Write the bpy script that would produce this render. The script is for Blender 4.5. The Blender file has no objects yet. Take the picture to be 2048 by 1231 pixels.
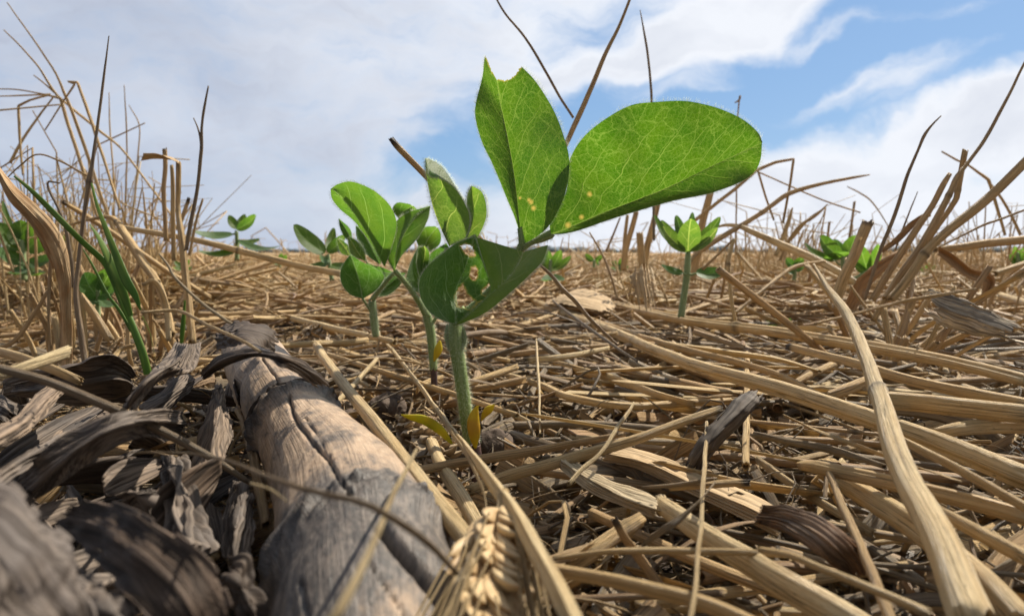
import bpy, math, random
import numpy as np
from mathutils import Vector
rng = np.random.default_rng(7); random.seed(7)
S = bpy.context.scene
COL = S.collection
R = math.radians
# ---------------- camera, sky, sun, exposure ----------------
F = 1334.0; H = 0.065; PITCH = math.atan((615.5-505)/F)
cd = bpy.data.cameras.new('camera'); cam = bpy.data.objects.new('camera', cd); COL.objects.link(cam)
cam.location = (0, 0, H); cam.rotation_euler = (math.pi/2-PITCH, 0, 0)
cd.sensor_width = 23.6; cd.lens = 23.6*F/2048; cd.clip_start = 0.002; cd.clip_end = 5000
cd.dof.use_dof = True; cd.dof.focus_distance = 0.170; cd.dof.aperture_fstop = cd.lens/0.7
S.camera = cam
S.view_settings.view_transform = 'Standard'; S.view_settings.look = 'None'
S.view_settings.exposure = 0.70; S.view_settings.gamma = 1
S.render.engine = 'CYCLES'
S.cycles.max_bounces = 7; S.cycles.transparent_max_bounces = 12; S.cycles.use_denoising = True
SUN_EL, SUN_AZ = 50.0, 48.0       # azimuth measured from +Y (view direction) towards +X
sun_dir = Vector((math.sin(R(SUN_AZ))*math.cos(R(SUN_EL)), math.cos(R(SUN_AZ))*math.cos(R(SUN_EL)), math.sin(R(SUN_EL))))
sl = bpy.data.lights.new('sun', 'SUN'); sl.energy = 5.0; sl.angle = R(0.6); sl.color = (1, .925, .80)
so = bpy.data.objects.new('sun', sl); COL.objects.link(so); so.rotation_euler = sun_dir.to_track_quat('Z', 'Y').to_euler()

class NT:
    """small helper for node trees"""
    def __init__(s, tree): s.t = tree; s.t.nodes.clear()
    def n(s, typ, ins=None, **kw):
        nd = s.t.nodes.new(typ)
        for k, v in kw.items(): setattr(nd, k, v)
        for k, v in (ins or {}).items():
            sock = nd.inputs[k]
            if isinstance(v, bpy.types.NodeSocket): s.t.links.new(v, sock)
            else: sock.default_value = v
        return nd
    def m(s, op, a, b=0.0, c=None, clamp=False):
        d = {0: a, 1: b}
        if c is not None: d[2] = c
        return s.n('ShaderNodeMath', d, operation=op, use_clamp=clamp).outputs[0]
    def mix(s, f, a, b, blend='MIX'):
        nd = s.n('ShaderNodeMix', data_type='RGBA', blend_type=blend)
        for k, v in ((0, f), (6, a), (7, b)):
            if isinstance(v, bpy.types.NodeSocket): s.t.links.new(v, nd.inputs[k])
            else: nd.inputs[k].default_value = v if k == 0 else (*v, 1)
        return nd.outputs[2]
    def ss(s, x, a, b, lo=0.0, hi=1.0):
        return s.n('ShaderNodeMapRange', {0: x, 1: a, 2: b, 3: lo, 4: hi}, interpolation_type='SMOOTHSTEP').outputs[0]
    def vec(s, x, y, z=0.0): return s.n('ShaderNodeCombineXYZ', {0: x, 1: y, 2: z}).outputs[0]
    def noise(s, v, scale, detail=4, rough=.55, dist=0.0):
        return s.n('ShaderNodeTexNoise', {'Vector': v, 'Scale': scale, 'Detail': detail, 'Roughness': rough, 'Distortion': dist}).outputs[0]

W = bpy.data.worlds.new('World'); S.world = W; W.use_nodes = True
w = NT(W.node_tree)
sky = w.n('ShaderNodeTexSky', sky_type='NISHITA', sun_disc=False, sun_elevation=R(SUN_EL), sun_rotation=R(SUN_AZ), air_density=1.0, dust_density=.6, ozone_density=1.6)
g = w.n('ShaderNodeTexCoord').outputs['Generated']
sp = w.n('ShaderNodeSeparateXYZ', {0: g})
az = w.m('ARCTAN2', sp.outputs[0], sp.outputs[1]); el = w.m('ARCSINE', sp.outputs[2])
ae = w.vec(az, el)
warp = w.n('ShaderNodeTexNoise', {'Vector': ae, 'Scale': 5.0, 'Detail': 5.0, 'Roughness': .55})
wv = w.n('ShaderNodeVectorMath', {0: warp.outputs['Color'], 1: (.5, .5, .5)}, operation='SUBTRACT').outputs[0]
wv = w.n('ShaderNodeVectorMath', {0: wv, 3: 0.16}, operation='SCALE').outputs[0]
aew = w.n('ShaderNodeVectorMath', {0: ae, 1: wv}, operation='ADD').outputs[0]
def sky_blob(px, py, rx, ry, rot):
    a = math.atan((px-1024)/F); e = math.atan((505-py)/F*math.cos(a))
    mp = w.n('ShaderNodeMapping', {'Vector': aew, 'Location': (a, e, 0), 'Rotation': (0, 0, R(rot)), 'Scale': (rx/F, ry/F, 1)}, vector_type='TEXTURE')
    return w.n('ShaderNodeTexGradient', {0: mp.outputs[0]}, gradient_type='SPHERICAL').outputs[1]
def blobs(lst):
    acc = None
    for (a, b, c, d_, r_, k) in lst:
        v = w.m('MULTIPLY', sky_blob(a, b, c, d_, r_), k)
        acc = v if acc is None else w.m('ADD', acc, v)
    return acc
blue = blobs([(1790, 110, 900, 150, 14, 2.5), (2000, 10, 620, 170, 14, 2.0), (1180, 235, 330, 85, 16, 2.2), (915, 285, 140, 90, 30, 1.6),
              (1190, 60, 150, 60, 20, 1.2), (1480, 235, 360, 70, 14, 1.6), (1940, 345, 260, 46, 5, 1.2), (1700, 400, 260, 40, 5, .8), (880, 350, 170, 60, 0, 1.2), (1230, 320, 150, 50, 0, 1.0)])
white = blobs([(1330, 125, 330, 85, 16, 1.7), (1500, 45, 300, 110, 25, 2.0), (1560, 235, 300, 26, 8, .8), (1775, 135, 190, 46, 20, 2.0), (1840, 165, 150, 26, 18, 1.6), (1640, 95, 120, 26, 16, 1.4), (1400, 205, 280, 30, 5, 1.8),
               (1860, 45, 260, 46, 8, 2.3), (1100, 300, 120, 40, 0, .7), (1830, 330, 620, 130, 14, 1.9), (2040, 190, 300, 60, 16, 1.6), (1680, 190, 330, 34, 14, 1.9), (1000, 310, 120, 26, 0, .7)])
wisp = w.noise(w.n('ShaderNodeMapping', {'Vector': aew, 'Rotation': (0, 0, R(-12)), 'Scale': (1, 3.2, 1)}).outputs[0], 8.0, 8, .66)
cl = w.m('ADD', w.m('SUBTRACT', blue, white), w.m('MULTIPLY', w.m('SUBTRACT', wisp, .5), 2.6))
bmask = w.ss(cl, -0.5, 1.9)
elev_fade = w.ss(el, 0.0, 0.10)
bmask = w.m('MULTIPLY', bmask, elev_fade)
# thick cloud: grey-blue body on the left, whiter towards the right
puff = w.noise(w.n('ShaderNodeMapping', {'Vector': aew, 'Scale': (1, 2.2, 1)}).outputs[0], 4.5, 6, .55)
body = w.ss(az, -0.62, 0.34)
edge = w.ss(cl, -1.1, 0.4)
bright = w.m('ADD', w.m('MULTIPLY', body, .88), w.m('ADD', w.m('MULTIPLY', edge, .35), w.m('MULTIPLY', w.m('SUBTRACT', puff, .5), 1.1)), clamp=True)
ccol = w.mix(bright, (.40, .45, .57), (.84, .87, .93))
lowband = w.ss(el, 0.16, 0.0)
ccol = w.mix(w.m('MULTIPLY', w.m('MULTIPLY', lowband, w.m('SUBTRACT', 1.0, body)), .45), ccol, (.42, .51, .66))
skyc = w.mix(.55, w.n('ShaderNodeVectorMath', {0: sky.outputs[0], 3: 0.1}, operation='SCALE').outputs[0], (.20, .41, .74))
b1 = w.n('ShaderNodeBackground', {0: w.mix(bmask, ccol, skyc), 1: 1.0})
back = w.ss(w.m('ABSOLUTE', az), 1.2, 2.0)
SKY_GAIN = 0.66
w.t.links.new(w.m('SUBTRACT', SKY_GAIN, w.m('MULTIPLY', back, .33)), b1.inputs[1])
w.n('ShaderNodeOutputWorld', {0: b1.outputs[0]})

# ---------------- picking points in the place ----------------
cp, spn = math.cos(PITCH), math.sin(PITCH)
def ray(px, py):
    x = (px-1024)/F; y = (615.5-py)/F
    return np.array([x, cp+y*spn, -spn+y*cp])
def pt(px, py, s):
    """s like 'd17' (17 cm away) or 'z1.5' (1.5 cm above the soil)"""
    r = ray(px, py); v = float(s[1:])/100
    t = v if s[0] == 'd' else (v-H)/r[2]
    return np.array([0, 0, H])+r*t, t
def parse(txt):
    P, Wd = [], []
    for tok in txt.split():
        q = tok.split(',')
        p, t = pt(float(q[0]), float(q[1]), q[2]); P.append(p)
        Wd.append(float(q[3])*t/F if len(q) > 3 else 0)
    return np.array(P), np.array(Wd)
def smooth(P, n, extra=None, lin=False):
    """Catmull-Rom resample of points (and radii) to n samples, even in arc length"""
    P = np.asarray(P, float); k = len(P)
    Q = P if extra is None else np.hstack([P, np.asarray(extra, float)[:, None]])
    if lin:
        L = np.r_[0, np.cumsum(np.linalg.norm(np.diff(Q[:, :3], axis=0), axis=1))]; tt = np.linspace(0, L[-1], n); o = np.stack([np.interp(tt, L, Q[:, j]) for j in range(Q.shape[1])], 1)
        return o if extra is None else (o[:, :3], o[:, 3])
    if k == 2:
        t = np.linspace(0, 1, n)[:, None]; o = Q[0]*(1-t)+Q[1]*t
        return o if extra is None else (o[:, :3], o[:, 3])
    E = np.vstack([2*Q[0]-Q[1], Q, 2*Q[-1]-Q[-2]]); m = 12; out = []
    for i in range(k-1):
        p0, p1, p2, p3 = E[i:i+4]
        t = np.linspace(0, 1, m, endpoint=False)[:, None]
        out.append(.5*((2*p1)+(-p0+p2)*t+(2*p0-5*p1+4*p2-p3)*t*t+(-p0+3*p1-3*p2+p3)*t**3))
    out.append(Q[-1:]); O = np.vstack(out)
    L = np.r_[0, np.cumsum(np.linalg.norm(np.diff(O[:, :3], axis=0), axis=1))]
    L = L+np.arange(len(L))*1e-9
    tt = np.linspace(0, L[-1], n)
    o = np.stack([np.interp(tt, L, O[:, j]) for j in range(O.shape[1])], 1)
    return o if extra is None else (o[:, :3], np.maximum(o[:, 3], 1e-5))
def hsh(i):
    i = (i.astype(np.int64)*1274126177) & 0x7fffffff
    i = ((i ^ (i >> 13))*1103515245) & 0x7fffffff
    return ((i ^ (i >> 16)) & 0xffff)/65535.0
def vnoise(x, y, seed=0):
    x = np.asarray(x, float); y = np.asarray(y, float)
    xi, yi = np.floor(x), np.floor(y); fx, fy = x-xi, y-yi
    fx = fx*fx*(3-2*fx); fy = fy*fy*(3-2*fy)
    h = lambda a, b: hsh((a*73+b*9176+seed*131071+99991).astype(np.int64))
    return (h(xi, yi)*(1-fx)+h(xi+1, yi)*fx)*(1-fy)+(h(xi, yi+1)*(1-fx)+h(xi+1, yi+1)*fx)*fy
def fbm(x, y, o=4, seed=0):
    a, s, f = 0, .5, 1
    for i in range(o): a = a+s*(vnoise(x*f, y*f, seed+i)-.5); s *= .5; f *= 2.03
    return a

class MB:
    def __init__(s): s.v, s.q, s.t, s.A, s.B, s.n = [], [], [], [], [], 0
    def add(s, v, q=None, t=None, A=None, B=None):
        v = np.asarray(v, float).reshape(-1, 3); k = len(v)
        s.v.append(v)
        if q is not None and len(q): s.q.append(np.asarray(q, int).reshape(-1, 4)+s.n)
        if t is not None and len(t): s.t.append(np.asarray(t, int).reshape(-1, 3)+s.n)
        s.A.append(np.zeros((k, 4)) if A is None else A); s.B.append(np.zeros((k, 4)) if B is None else np.broadcast_to(B, (k, 4)))
        s.n += k
    def build(s, name, mat, parent=None):
        me = bpy.data.meshes.new(name)
        V = np.vstack(s.v); Q = np.vstack(s.q) if s.q else np.zeros((0, 4), int); T = np.vstack(s.t) if s.t else np.zeros((0, 3), int)
        me.vertices.add(len(V)); me.vertices.foreach_set('co', V.ravel().astype(np.float32))
        li = np.r_[Q.ravel(), T.ravel()].astype(np.int32)
        me.loops.add(len(li)); me.loops.foreach_set('vertex_index', li)
        me.polygons.add(len(Q)+len(T))
        ls = np.r_[np.arange(len(Q))*4, len(Q)*4+np.arange(len(T))*3].astype(np.int32)
        me.polygons.foreach_set('loop_start', ls)
        me.update(calc_edges=True); me.validate()
        me.polygons.foreach_set('use_smooth', np.ones(len(me.polygons), bool))
        for nm, arr in (('A', s.A), ('B', s.B)):
            a = me.attributes.new(nm, 'FLOAT_COLOR', 'POINT'); a.data.foreach_set('color', np.vstack(arr).ravel().astype(np.float32))
        me.materials.append(mat)
        o = bpy.data.objects.new(name, me); COL.objects.link(o)
        if parent is not None: o.parent = parent
        return o
def grid_q(n, m, wrap):
    i = np.arange(n-1)[:, None]; j = np.arange(m if wrap else m-1)[None, :]; j2 = (j+1) % m
    return np.stack([i*m+j, i*m+j2, (i+1)*m+j2, (i+1)*m+j], -1).reshape(-1, 4)
def frames(C):
    T = np.gradient(C, axis=0); T /= np.linalg.norm(T, axis=1)[:, None]+1e-12
    a = np.array([0, 0, 1.]) if abs(T[0, 2]) < .9 else np.array([1., 0, 0])
    N = np.zeros_like(T); v = a-T[0]*a.dot(T[0]); N[0] = v/np.linalg.norm(v)
    for i in range(1, len(C)):
        v = N[i-1]-T[i]*N[i-1].dot(T[i]); N[i] = v/(np.linalg.norm(v)+1e-12)
    return T, N, np.cross(T, N)
def tube(mb, C, r, k=10, flat=1.0, roll=0.0, twist=0.0, tone=.4, age=.2, rnd=None, nodes=(), ends=('cut', 'cut'), rib=0.0, wob=0.0, dk=None, groove=0.0):
    n = len(C); T, N, Bn = frames(C); r = np.broadcast_to(np.asarray(r, float), (n,)).copy()
    if rnd is None: rnd = rng.random()
    rn = 11 if k > 20 else 5
    Ls = np.r_[0, np.cumsum(np.linalg.norm(np.diff(C, axis=0), axis=1))]
    d = np.zeros(n) if dk is None else np.array(dk, float).copy()
    for f0 in nodes:
        s0 = Ls[-1]*f0; rr = np.interp(s0, Ls, r)
        gz = np.exp(-((Ls-s0)/(rr*.75))**2); r = r*(1+.22*gz); d = np.maximum(d, .75*np.exp(-((Ls-s0)/(rr*.45))**2))
    th = np.arange(k)/k*2*math.pi
    rows, rd, rl, oi = [], [], [], []
    def ring(i, rs, off=0.0, dd=None, jag=0.0):
        a = th+roll+twist*Ls[i]/max(Ls[-1], 1e-9)
        x = np.cos(th)*rs; y = np.sin(th)*rs*flat
        if wob: x = x*(1+wob*(vnoise(th*1.3+rnd*50, np.full(k, Ls[i]/(r.mean()*14)))-.5)*2)
        if rib: x = x*(1+rib*np.cos(th*rn)); y = y*(1+rib*np.cos(th*rn))
        c, s_ = math.cos(roll+twist*Ls[i]/max(Ls[-1], 1e-9)), math.sin(roll+twist*Ls[i]/max(Ls[-1], 1e-9))
        X = x*c-y*s_; Y = x*s_+y*c
        p = C[i]+T[i]*off+N[i][None]*X[:, None]+Bn[i][None]*Y[:, None]
        if jag: p = p+T[i][None]*(vnoise(th*2.1+rnd*91, th*0+i)-.5)[:, None]*jag
        rows.append(p); rd.append(d[i] if dd is None else dd); rl.append(Ls[i])
    J0, J1 = 1.3*r[0], 1.3*r[-1]
    if ends[0] == 'cut': ring(0, r[0]*.55, 2.5*r[0], 1.0); ring(0, r[0]*.72, .1*r[0], .35, J0)
    for i in range(n):
        ring(i, r[i], jag=(J0 if i == 0 and ends[0] == 'cut' else J1 if i == n-1 and ends[1] == 'cut' else 0))
    if ends[1] == 'cut': ring(n-1, r[-1]*.72, -.1*r[-1], .35, J1); ring(n-1, r[-1]*.55, -2.5*r[-1], 1.0)
    m = len(rows); V = np.vstack(rows)
    if groove:
        cen = np.repeat(np.array([q.mean(0) for q in rows]), k, 0); g0 = rnd*6.28; a_ = np.tile(th, m); da = np.abs((a_-g0-.5*np.repeat(rl, k)/max(Ls[-1], 1e-9)+math.pi) % (2*math.pi)-math.pi)
        V = cen+(V-cen)*(1-groove*np.exp(-(da/.22)**2)+groove*.5*np.exp(-((da-.6)/.35)**2))[:, None]
    A = np.zeros((m*k, 4)); A[:, 0] = np.tile(np.cos(th), m); A[:, 1] = np.tile(np.sin(th), m); A[:, 2] = np.repeat(rl, k)*100; A[:, 3] = rnd
    B = np.zeros((m*k, 4)); B[:, 0] = tone; B[:, 1] = age; B[:, 2] = np.repeat(rd, k); B[:, 3] = 1
    mb.add(V, q=grid_q(m, k, True), A=A, B=B)
def seg_dist(PX, PY, poly):
    best = np.full(PX.shape, 1e9)
    for (x1, y1), (x2, y2) in zip(poly[:-1], poly[1:]):
        L2 = (x2-x1)**2+(y2-y1)**2; t = np.clip(((PX-x1)*(x2-x1)+(PY-y1)*(y2-y1))/L2, 0, 1)
        best = np.minimum(best, np.hypot(PX-x1-t*(x2-x1), PY-y1-t*(y2-y1)))
    return best
def hairs(mb, P, D, ln, wd, cnt=None):
    """fine straight hairs from points P along directions D"""
    n = len(P); l = ln*(.5+rng.random((n, 1))*.8)
    side = np.cross(D, rng.normal(size=(n, 3))); side /= np.linalg.norm(side, axis=1)[:, None]+1e-9
    D = D/(np.linalg.norm(D, axis=1)[:, None]+1e-9); s2 = np.cross(D, side)
    a, b, c = P+side*wd/2, P-side*wd/2, P+s2*wd*.7
    bend = side*l*.12*(rng.random((n, 1))-.5)
    tip = P+D*l+bend
    V = np.stack([a, b, c, tip], 1).reshape(-1, 3); i = np.arange(n)[:, None]*4
    T = np.concatenate([i+np.array([[0, 1, 3]]), i+np.array([[1, 2, 3]]), i+np.array([[2, 0, 3]])], 0)
    mb.add(V, t=T)
def rand_dirs(n): v = rng.normal(size=(n, 3)); return v/np.linalg.norm(v, axis=1)[:, None]
def loft(mb, Ls, Ms, Rs, n=60, m=24, bulge=0.0, ripple=0.0, ribs=0, ribamp=0.0, holes=(), spots=(), tone=.3, age=.5, rnd=None, fray=0.0, bulge2=None):
    """ribbon or leaf blade through left edge, midrib and right edge; returns vertex grid"""
    if rnd is None: rnd = rng.random()
    L, M, Rr = [smooth(parse(x)[0], n) for x in (Ls, Ms, Rs)]
    u = np.linspace(-1, 1, 2*m+1); V = np.zeros((n, 2*m+1, 3))
    t = np.abs(u)[None, :, None]
    E = np.where((u < 0)[None, :, None], L[:, None], Rr[:, None])
    V = M[:, None]*(1-t)+E*t
    du = np.gradient(V, axis=1); dv = np.gradient(V, axis=0)
    Nn = np.cross(du, dv); Nn /= np.linalg.norm(Nn, axis=2)[..., None]+1e-12
    # a steady normal (averaged) keeps bulges smooth across the fold
    side = np.where(u < 0, bulge, bulge if bulge2 is None else bulge2)[None, :, None]
    V = V+Nn*side*4*t*(1-t)*np.sin(np.linspace(0.06, .94, n)*math.pi)[:, None, None]
    vv = np.linspace(0, 1, n)
    U3, V3 = np.meshgrid(u*2.5+rnd*9, vv*17+rnd*5)
    if ripple:
        U2, V2 = np.meshgrid(u, vv); nz = fbm(U2*1.1+rnd*37, V2*3.2+rnd*11, 2, 3)
        V = V+Nn*(nz*ripple*2)[..., None]
    if fray: V = V+Nn*(.0004*(vnoise(U3, V3, 45)-.5)*ripple/.0012)[..., None]
    if ribs: V = V+Nn*(ribamp*np.cos(u*math.pi*ribs))[None, :, None]
    length = np.linalg.norm(np.diff(M, axis=0), axis=1).sum()
    wid = np.linalg.norm(E-M[:, None], axis=2)*np.sign(u)[None, :]*np.abs(u)[None, :]
    A = np.zeros((n, 2*m+1, 4)); A[..., 0] = u[None]; A[..., 1] = vv[:, None]; A[..., 2] = wid*100; A[..., 3] = vv[:, None]*length*100
    B = np.zeros((n, 2*m+1, 4)); B[..., 0] = tone; B[..., 1] = age; B[..., 3] = rnd
    P2 = V-np.array([0, 0, H]); z = P2[..., 1]*cp-P2[..., 2]*spn; PX = 1024+F*P2[..., 0]/z; PY = 615.5-F*(P2[..., 1]*spn+P2[..., 2]*cp)/z
    for (sx, sy, sr) in spots:
        dd = np.hypot(PX-sx, PY-sy)/sr; B[..., 2] = np.maximum(B[..., 2], np.clip(1.3-dd, 0, 1))
    q = grid_q(n, 2*m+1, False); keep = np.ones(len(q), bool)
    if len(holes):
        cx = PX.ravel()[q].mean(1); cy = PY.ravel()[q].mean(1)
        cx = cx+3.2*(vnoise(cx*.35, cy*.35, 61)-.5); cy = cy+3.2*(vnoise(cx*.33+50, cy*.33, 62)-.5)
        for poly in holes:
            rim = np.clip(1.15-seg_dist(PX+3.2*(vnoise(PX*.35, PY*.35, 61)-.5), PY, list(poly)+[poly[0]])/2.6, 0, .8); B[..., 2] = np.maximum(B[..., 2], rim*.75)
            ins = np.zeros(len(q), bool); k = len(poly)
            for a in range(k):
                x1, y1 = poly[a]; x2, y2 = poly[(a+1) % k]
                c = ((y1 > cy) != (y2 > cy)) & (cx < (x2-x1)*(cy-y1)/((y2-y1) or 1e-9)+x1); ins ^= c
            keep &= ~ins
    if fray:
        vq = vv[q[:, 0]//(2*m+1)]; uq = np.abs(u[q[:, 0] % (2*m+1)])
        lim = fray*(vnoise(u[q[:, 0] % (2*m+1)]*9+rnd*40, np.zeros(len(q)))*.9)
        keep &= (vq < 1-lim) & (vq > lim*.6)
        lim2 = fray*.8*vnoise(vq*22+rnd*77, np.sign(u[q[:, 0] % (2*m+1)])*5)
        keep &= uq < 1-lim2
        us = u[q[:, 0] % (2*m+1)]
        for _ in range(int(fray*16)):
            u0 = rng.uniform(-.85, .85); a0 = rng.uniform(0, .75); b0 = a0+rng.uniform(.12, .4); b0 = 1.0 if b0 > .8 else b0
            wv0 = .035*np.sin(np.clip((vq-a0)/(b0-a0), 0, 1)*(math.pi if b0 < 1 else math.pi/2))+.012*(vnoise(vq*30, vq*0+u0*9)-.5)
            keep &= ~((np.abs(us-u0-.05*np.sin(vq*5+u0*9)) < wv0) & (vq > a0) & (vq < b0))
    mb.add(V.reshape(-1, 3), q=q[keep], A=A.reshape(-1, 4), B=B.reshape(-1, 4))
    return V, Nn
# ---------------- materials ----------------
def new_mat(name):
    m = bpy.data.materials.new(name); m.use_nodes = True; return m, NT(m.node_tree)
def attrs(t):
    a = t.n('ShaderNodeAttribute', attribute_name='A'); b = t.n('ShaderNodeAttribute', attribute_name='B')
    sa = t.n('ShaderNodeSeparateXYZ', {0: a.outputs['Color']}).outputs; sb = t.n('ShaderNodeSeparateXYZ', {0: b.outputs['Color']}).outputs
    return (sa[0], sa[1], sa[2], a.outputs['Alpha']), (sb[0], sb[1], sb[2], b.outputs['Alpha'])
def out(t, sh): t.n('ShaderNodeOutputMaterial', {0: sh})
def mat_straw(name, spec=.35, transl=.24):
    m, t = new_mat(name); (c, s, l, rnd), (tone, age, dk, _) = attrs(t)
    off = t.m('MULTIPLY', rnd, 97.0)
    vs = t.vec(t.m('MULTIPLY', c, 5.0), t.m('MULTIPLY', s, 5.0), t.m('ADD', t.m('MULTIPLY', l, .30), off))
    fine = t.noise(vs, 1.9, 4, .72); mid = t.noise(vs, .8, 3, .6)
    vb = t.vec(t.m('MULTIPLY', c, .8), t.m('MULTIPLY', s, .8), t.m('ADD', t.m('MULTIPLY', l, 1.1), off)); blot = t.noise(vb, 1.0, 5, .6)
    tn = t.m('ADD', tone, t.m('MULTIPLY', t.m('SUBTRACT', blot, .5), .8), clamp=True)
    ramp = t.n('ShaderNodeValToRGB', {0: tn}); cr = ramp.color_ramp
    cr.elements[0].color = (.80, .62, .34, 1); cr.elements[1].color = (.34, .18, .085, 1)
    e = cr.elements.new(.35); e.color = (.70, .465, .19, 1); e = cr.elements.new(.7); e.color = (.56, .35, .16, 1)
    ag = t.ss(t.m('ADD', age, t.m('MULTIPLY', t.m('SUBTRACT', mid, .5), .9)), .35, 1.05)
    col = t.mix(ag, ramp.outputs[0], (.19, .145, .105))
    col = t.mix(t.ss(fine, .47, .64, .0, .85), t.mix(.15, col, (.95, .84, .60)), t.mix(.45, col, (.15, .08, .03)))
    speck = t.noise(t.vec(t.m('MULTIPLY', c, 2.0), t.m('MULTIPLY', s, 2.0), t.m('ADD', t.m('MULTIPLY', l, 3.2), off)), 2.0, 4, .65)
    col = t.mix(t.ss(speck, .62, .72, 0, .75), col, (.07, .045, .03))
    ck = t.noise(t.vec(t.m('MULTIPLY', c, 1.6), t.m('MULTIPLY', s, 1.6), t.m('ADD', t.m('MULTIPLY', l, .12), off)), 1.6, 2, .5)
    ckm = t.ss(t.m('ABSOLUTE', t.m('SUBTRACT', ck, .5)), .004, .02, .8, 0)
    col = t.mix(t.m('MULTIPLY', ckm, .7), col, (.10, .055, .028))
    col = t.mix(dk, col, (.045, .03, .022))
    bp = t.n('ShaderNodeBump', {'Strength': .9, 'Distance': .0006, 'Height': t.m('SUBTRACT', fine, ckm)})
    p = t.n('ShaderNodeBsdfPrincipled', {'Base Color': col, 'Roughness': .46, 'Specular IOR Level': spec, 'Normal': bp.outputs[0]})
    tr = t.n('ShaderNodeBsdfTranslucent', {0: col})
    out(t, t.n('ShaderNodeMixShader', {0: transl, 1: p.outputs[0], 2: tr.outputs[0]}).outputs[0]); return m
M_STRAW = mat_straw('dry_straw')
M_SHEATH = mat_straw('dry_sheath', .25, .3)
def mat_husk(name, c1, c2, c3, dark=1.0):
    m, t = new_mat(name); (u, v, lx, ly), (tone, age, sp_, rnd) = attrs(t)
    off = t.m('MULTIPLY', rnd, 71.0)
    a = t.noise(t.vec(t.m('ADD', t.m('MULTIPLY', lx, 10.0), off), t.m('MULTIPLY', ly, .25)), 1.0, 3, .6)
    b = t.noise(t.vec(t.m('ADD', t.m('MULTIPLY', lx, 2.0), off), ly), 1.1, 5, .62)
    c = t.noise(t.vec(t.m('ADD', t.m('MULTIPLY', lx, 14.0), off), t.m('MULTIPLY', ly, 1.6)), 2.0, 4, .6)
    col = t.mix(t.ss(b, .35, .65), c1, c2)
    col = t.mix(t.m('MULTIPLY', t.ss(t.m('ADD', b, tone), .75, 1.1), .8), col, c3)
    col = t.mix(t.ss(a, .46, .60, 0, .78*dark), col, (.04, .03, .024))
    col = t.mix(t.ss(c, .55, .75, 0, .4*dark), col, (.05, .04, .034))
    fb = t.noise(t.vec(t.m('ADD', t.m('MULTIPLY', lx, 34.0), off), t.m('MULTIPLY', ly, .7)), 1.0, 3, .6)
    col = t.mix(t.ss(fb, .45, .62, 0, .6*dark), col, (.045, .034, .027))
    hh = t.m('ADD', t.m('MULTIPLY', a, -1.0), t.m('MULTIPLY', c, .4))
    bp = t.n('ShaderNodeBump', {'Strength': .8, 'Distance': .0006, 'Height': hh})
    p = t.n('ShaderNodeBsdfPrincipled', {'Base Color': col, 'Roughness': .7, 'Specular IOR Level': .25, 'Normal': bp.outputs[0]})
    out(t, t.n('ShaderNodeMixShader', {0: .2, 1: p.outputs[0], 2: t.n('ShaderNodeBsdfTranslucent', {0: col}).outputs[0]}).outputs[0]); return m
M_HUSK = mat_husk('grey_maize_husk', (.25, .195, .15), (.155, .132, .115), (.36, .26, .18))
M_HUSKD = mat_husk('dark_maize_husk', (.13, .095, .07), (.085, .07, .06), (.22, .15, .10))
M_HUSKT = mat_husk('tan_sheath_blade', (.62, .45, .26), (.52, .37, .21), (.44, .24, .10), .30)
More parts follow.
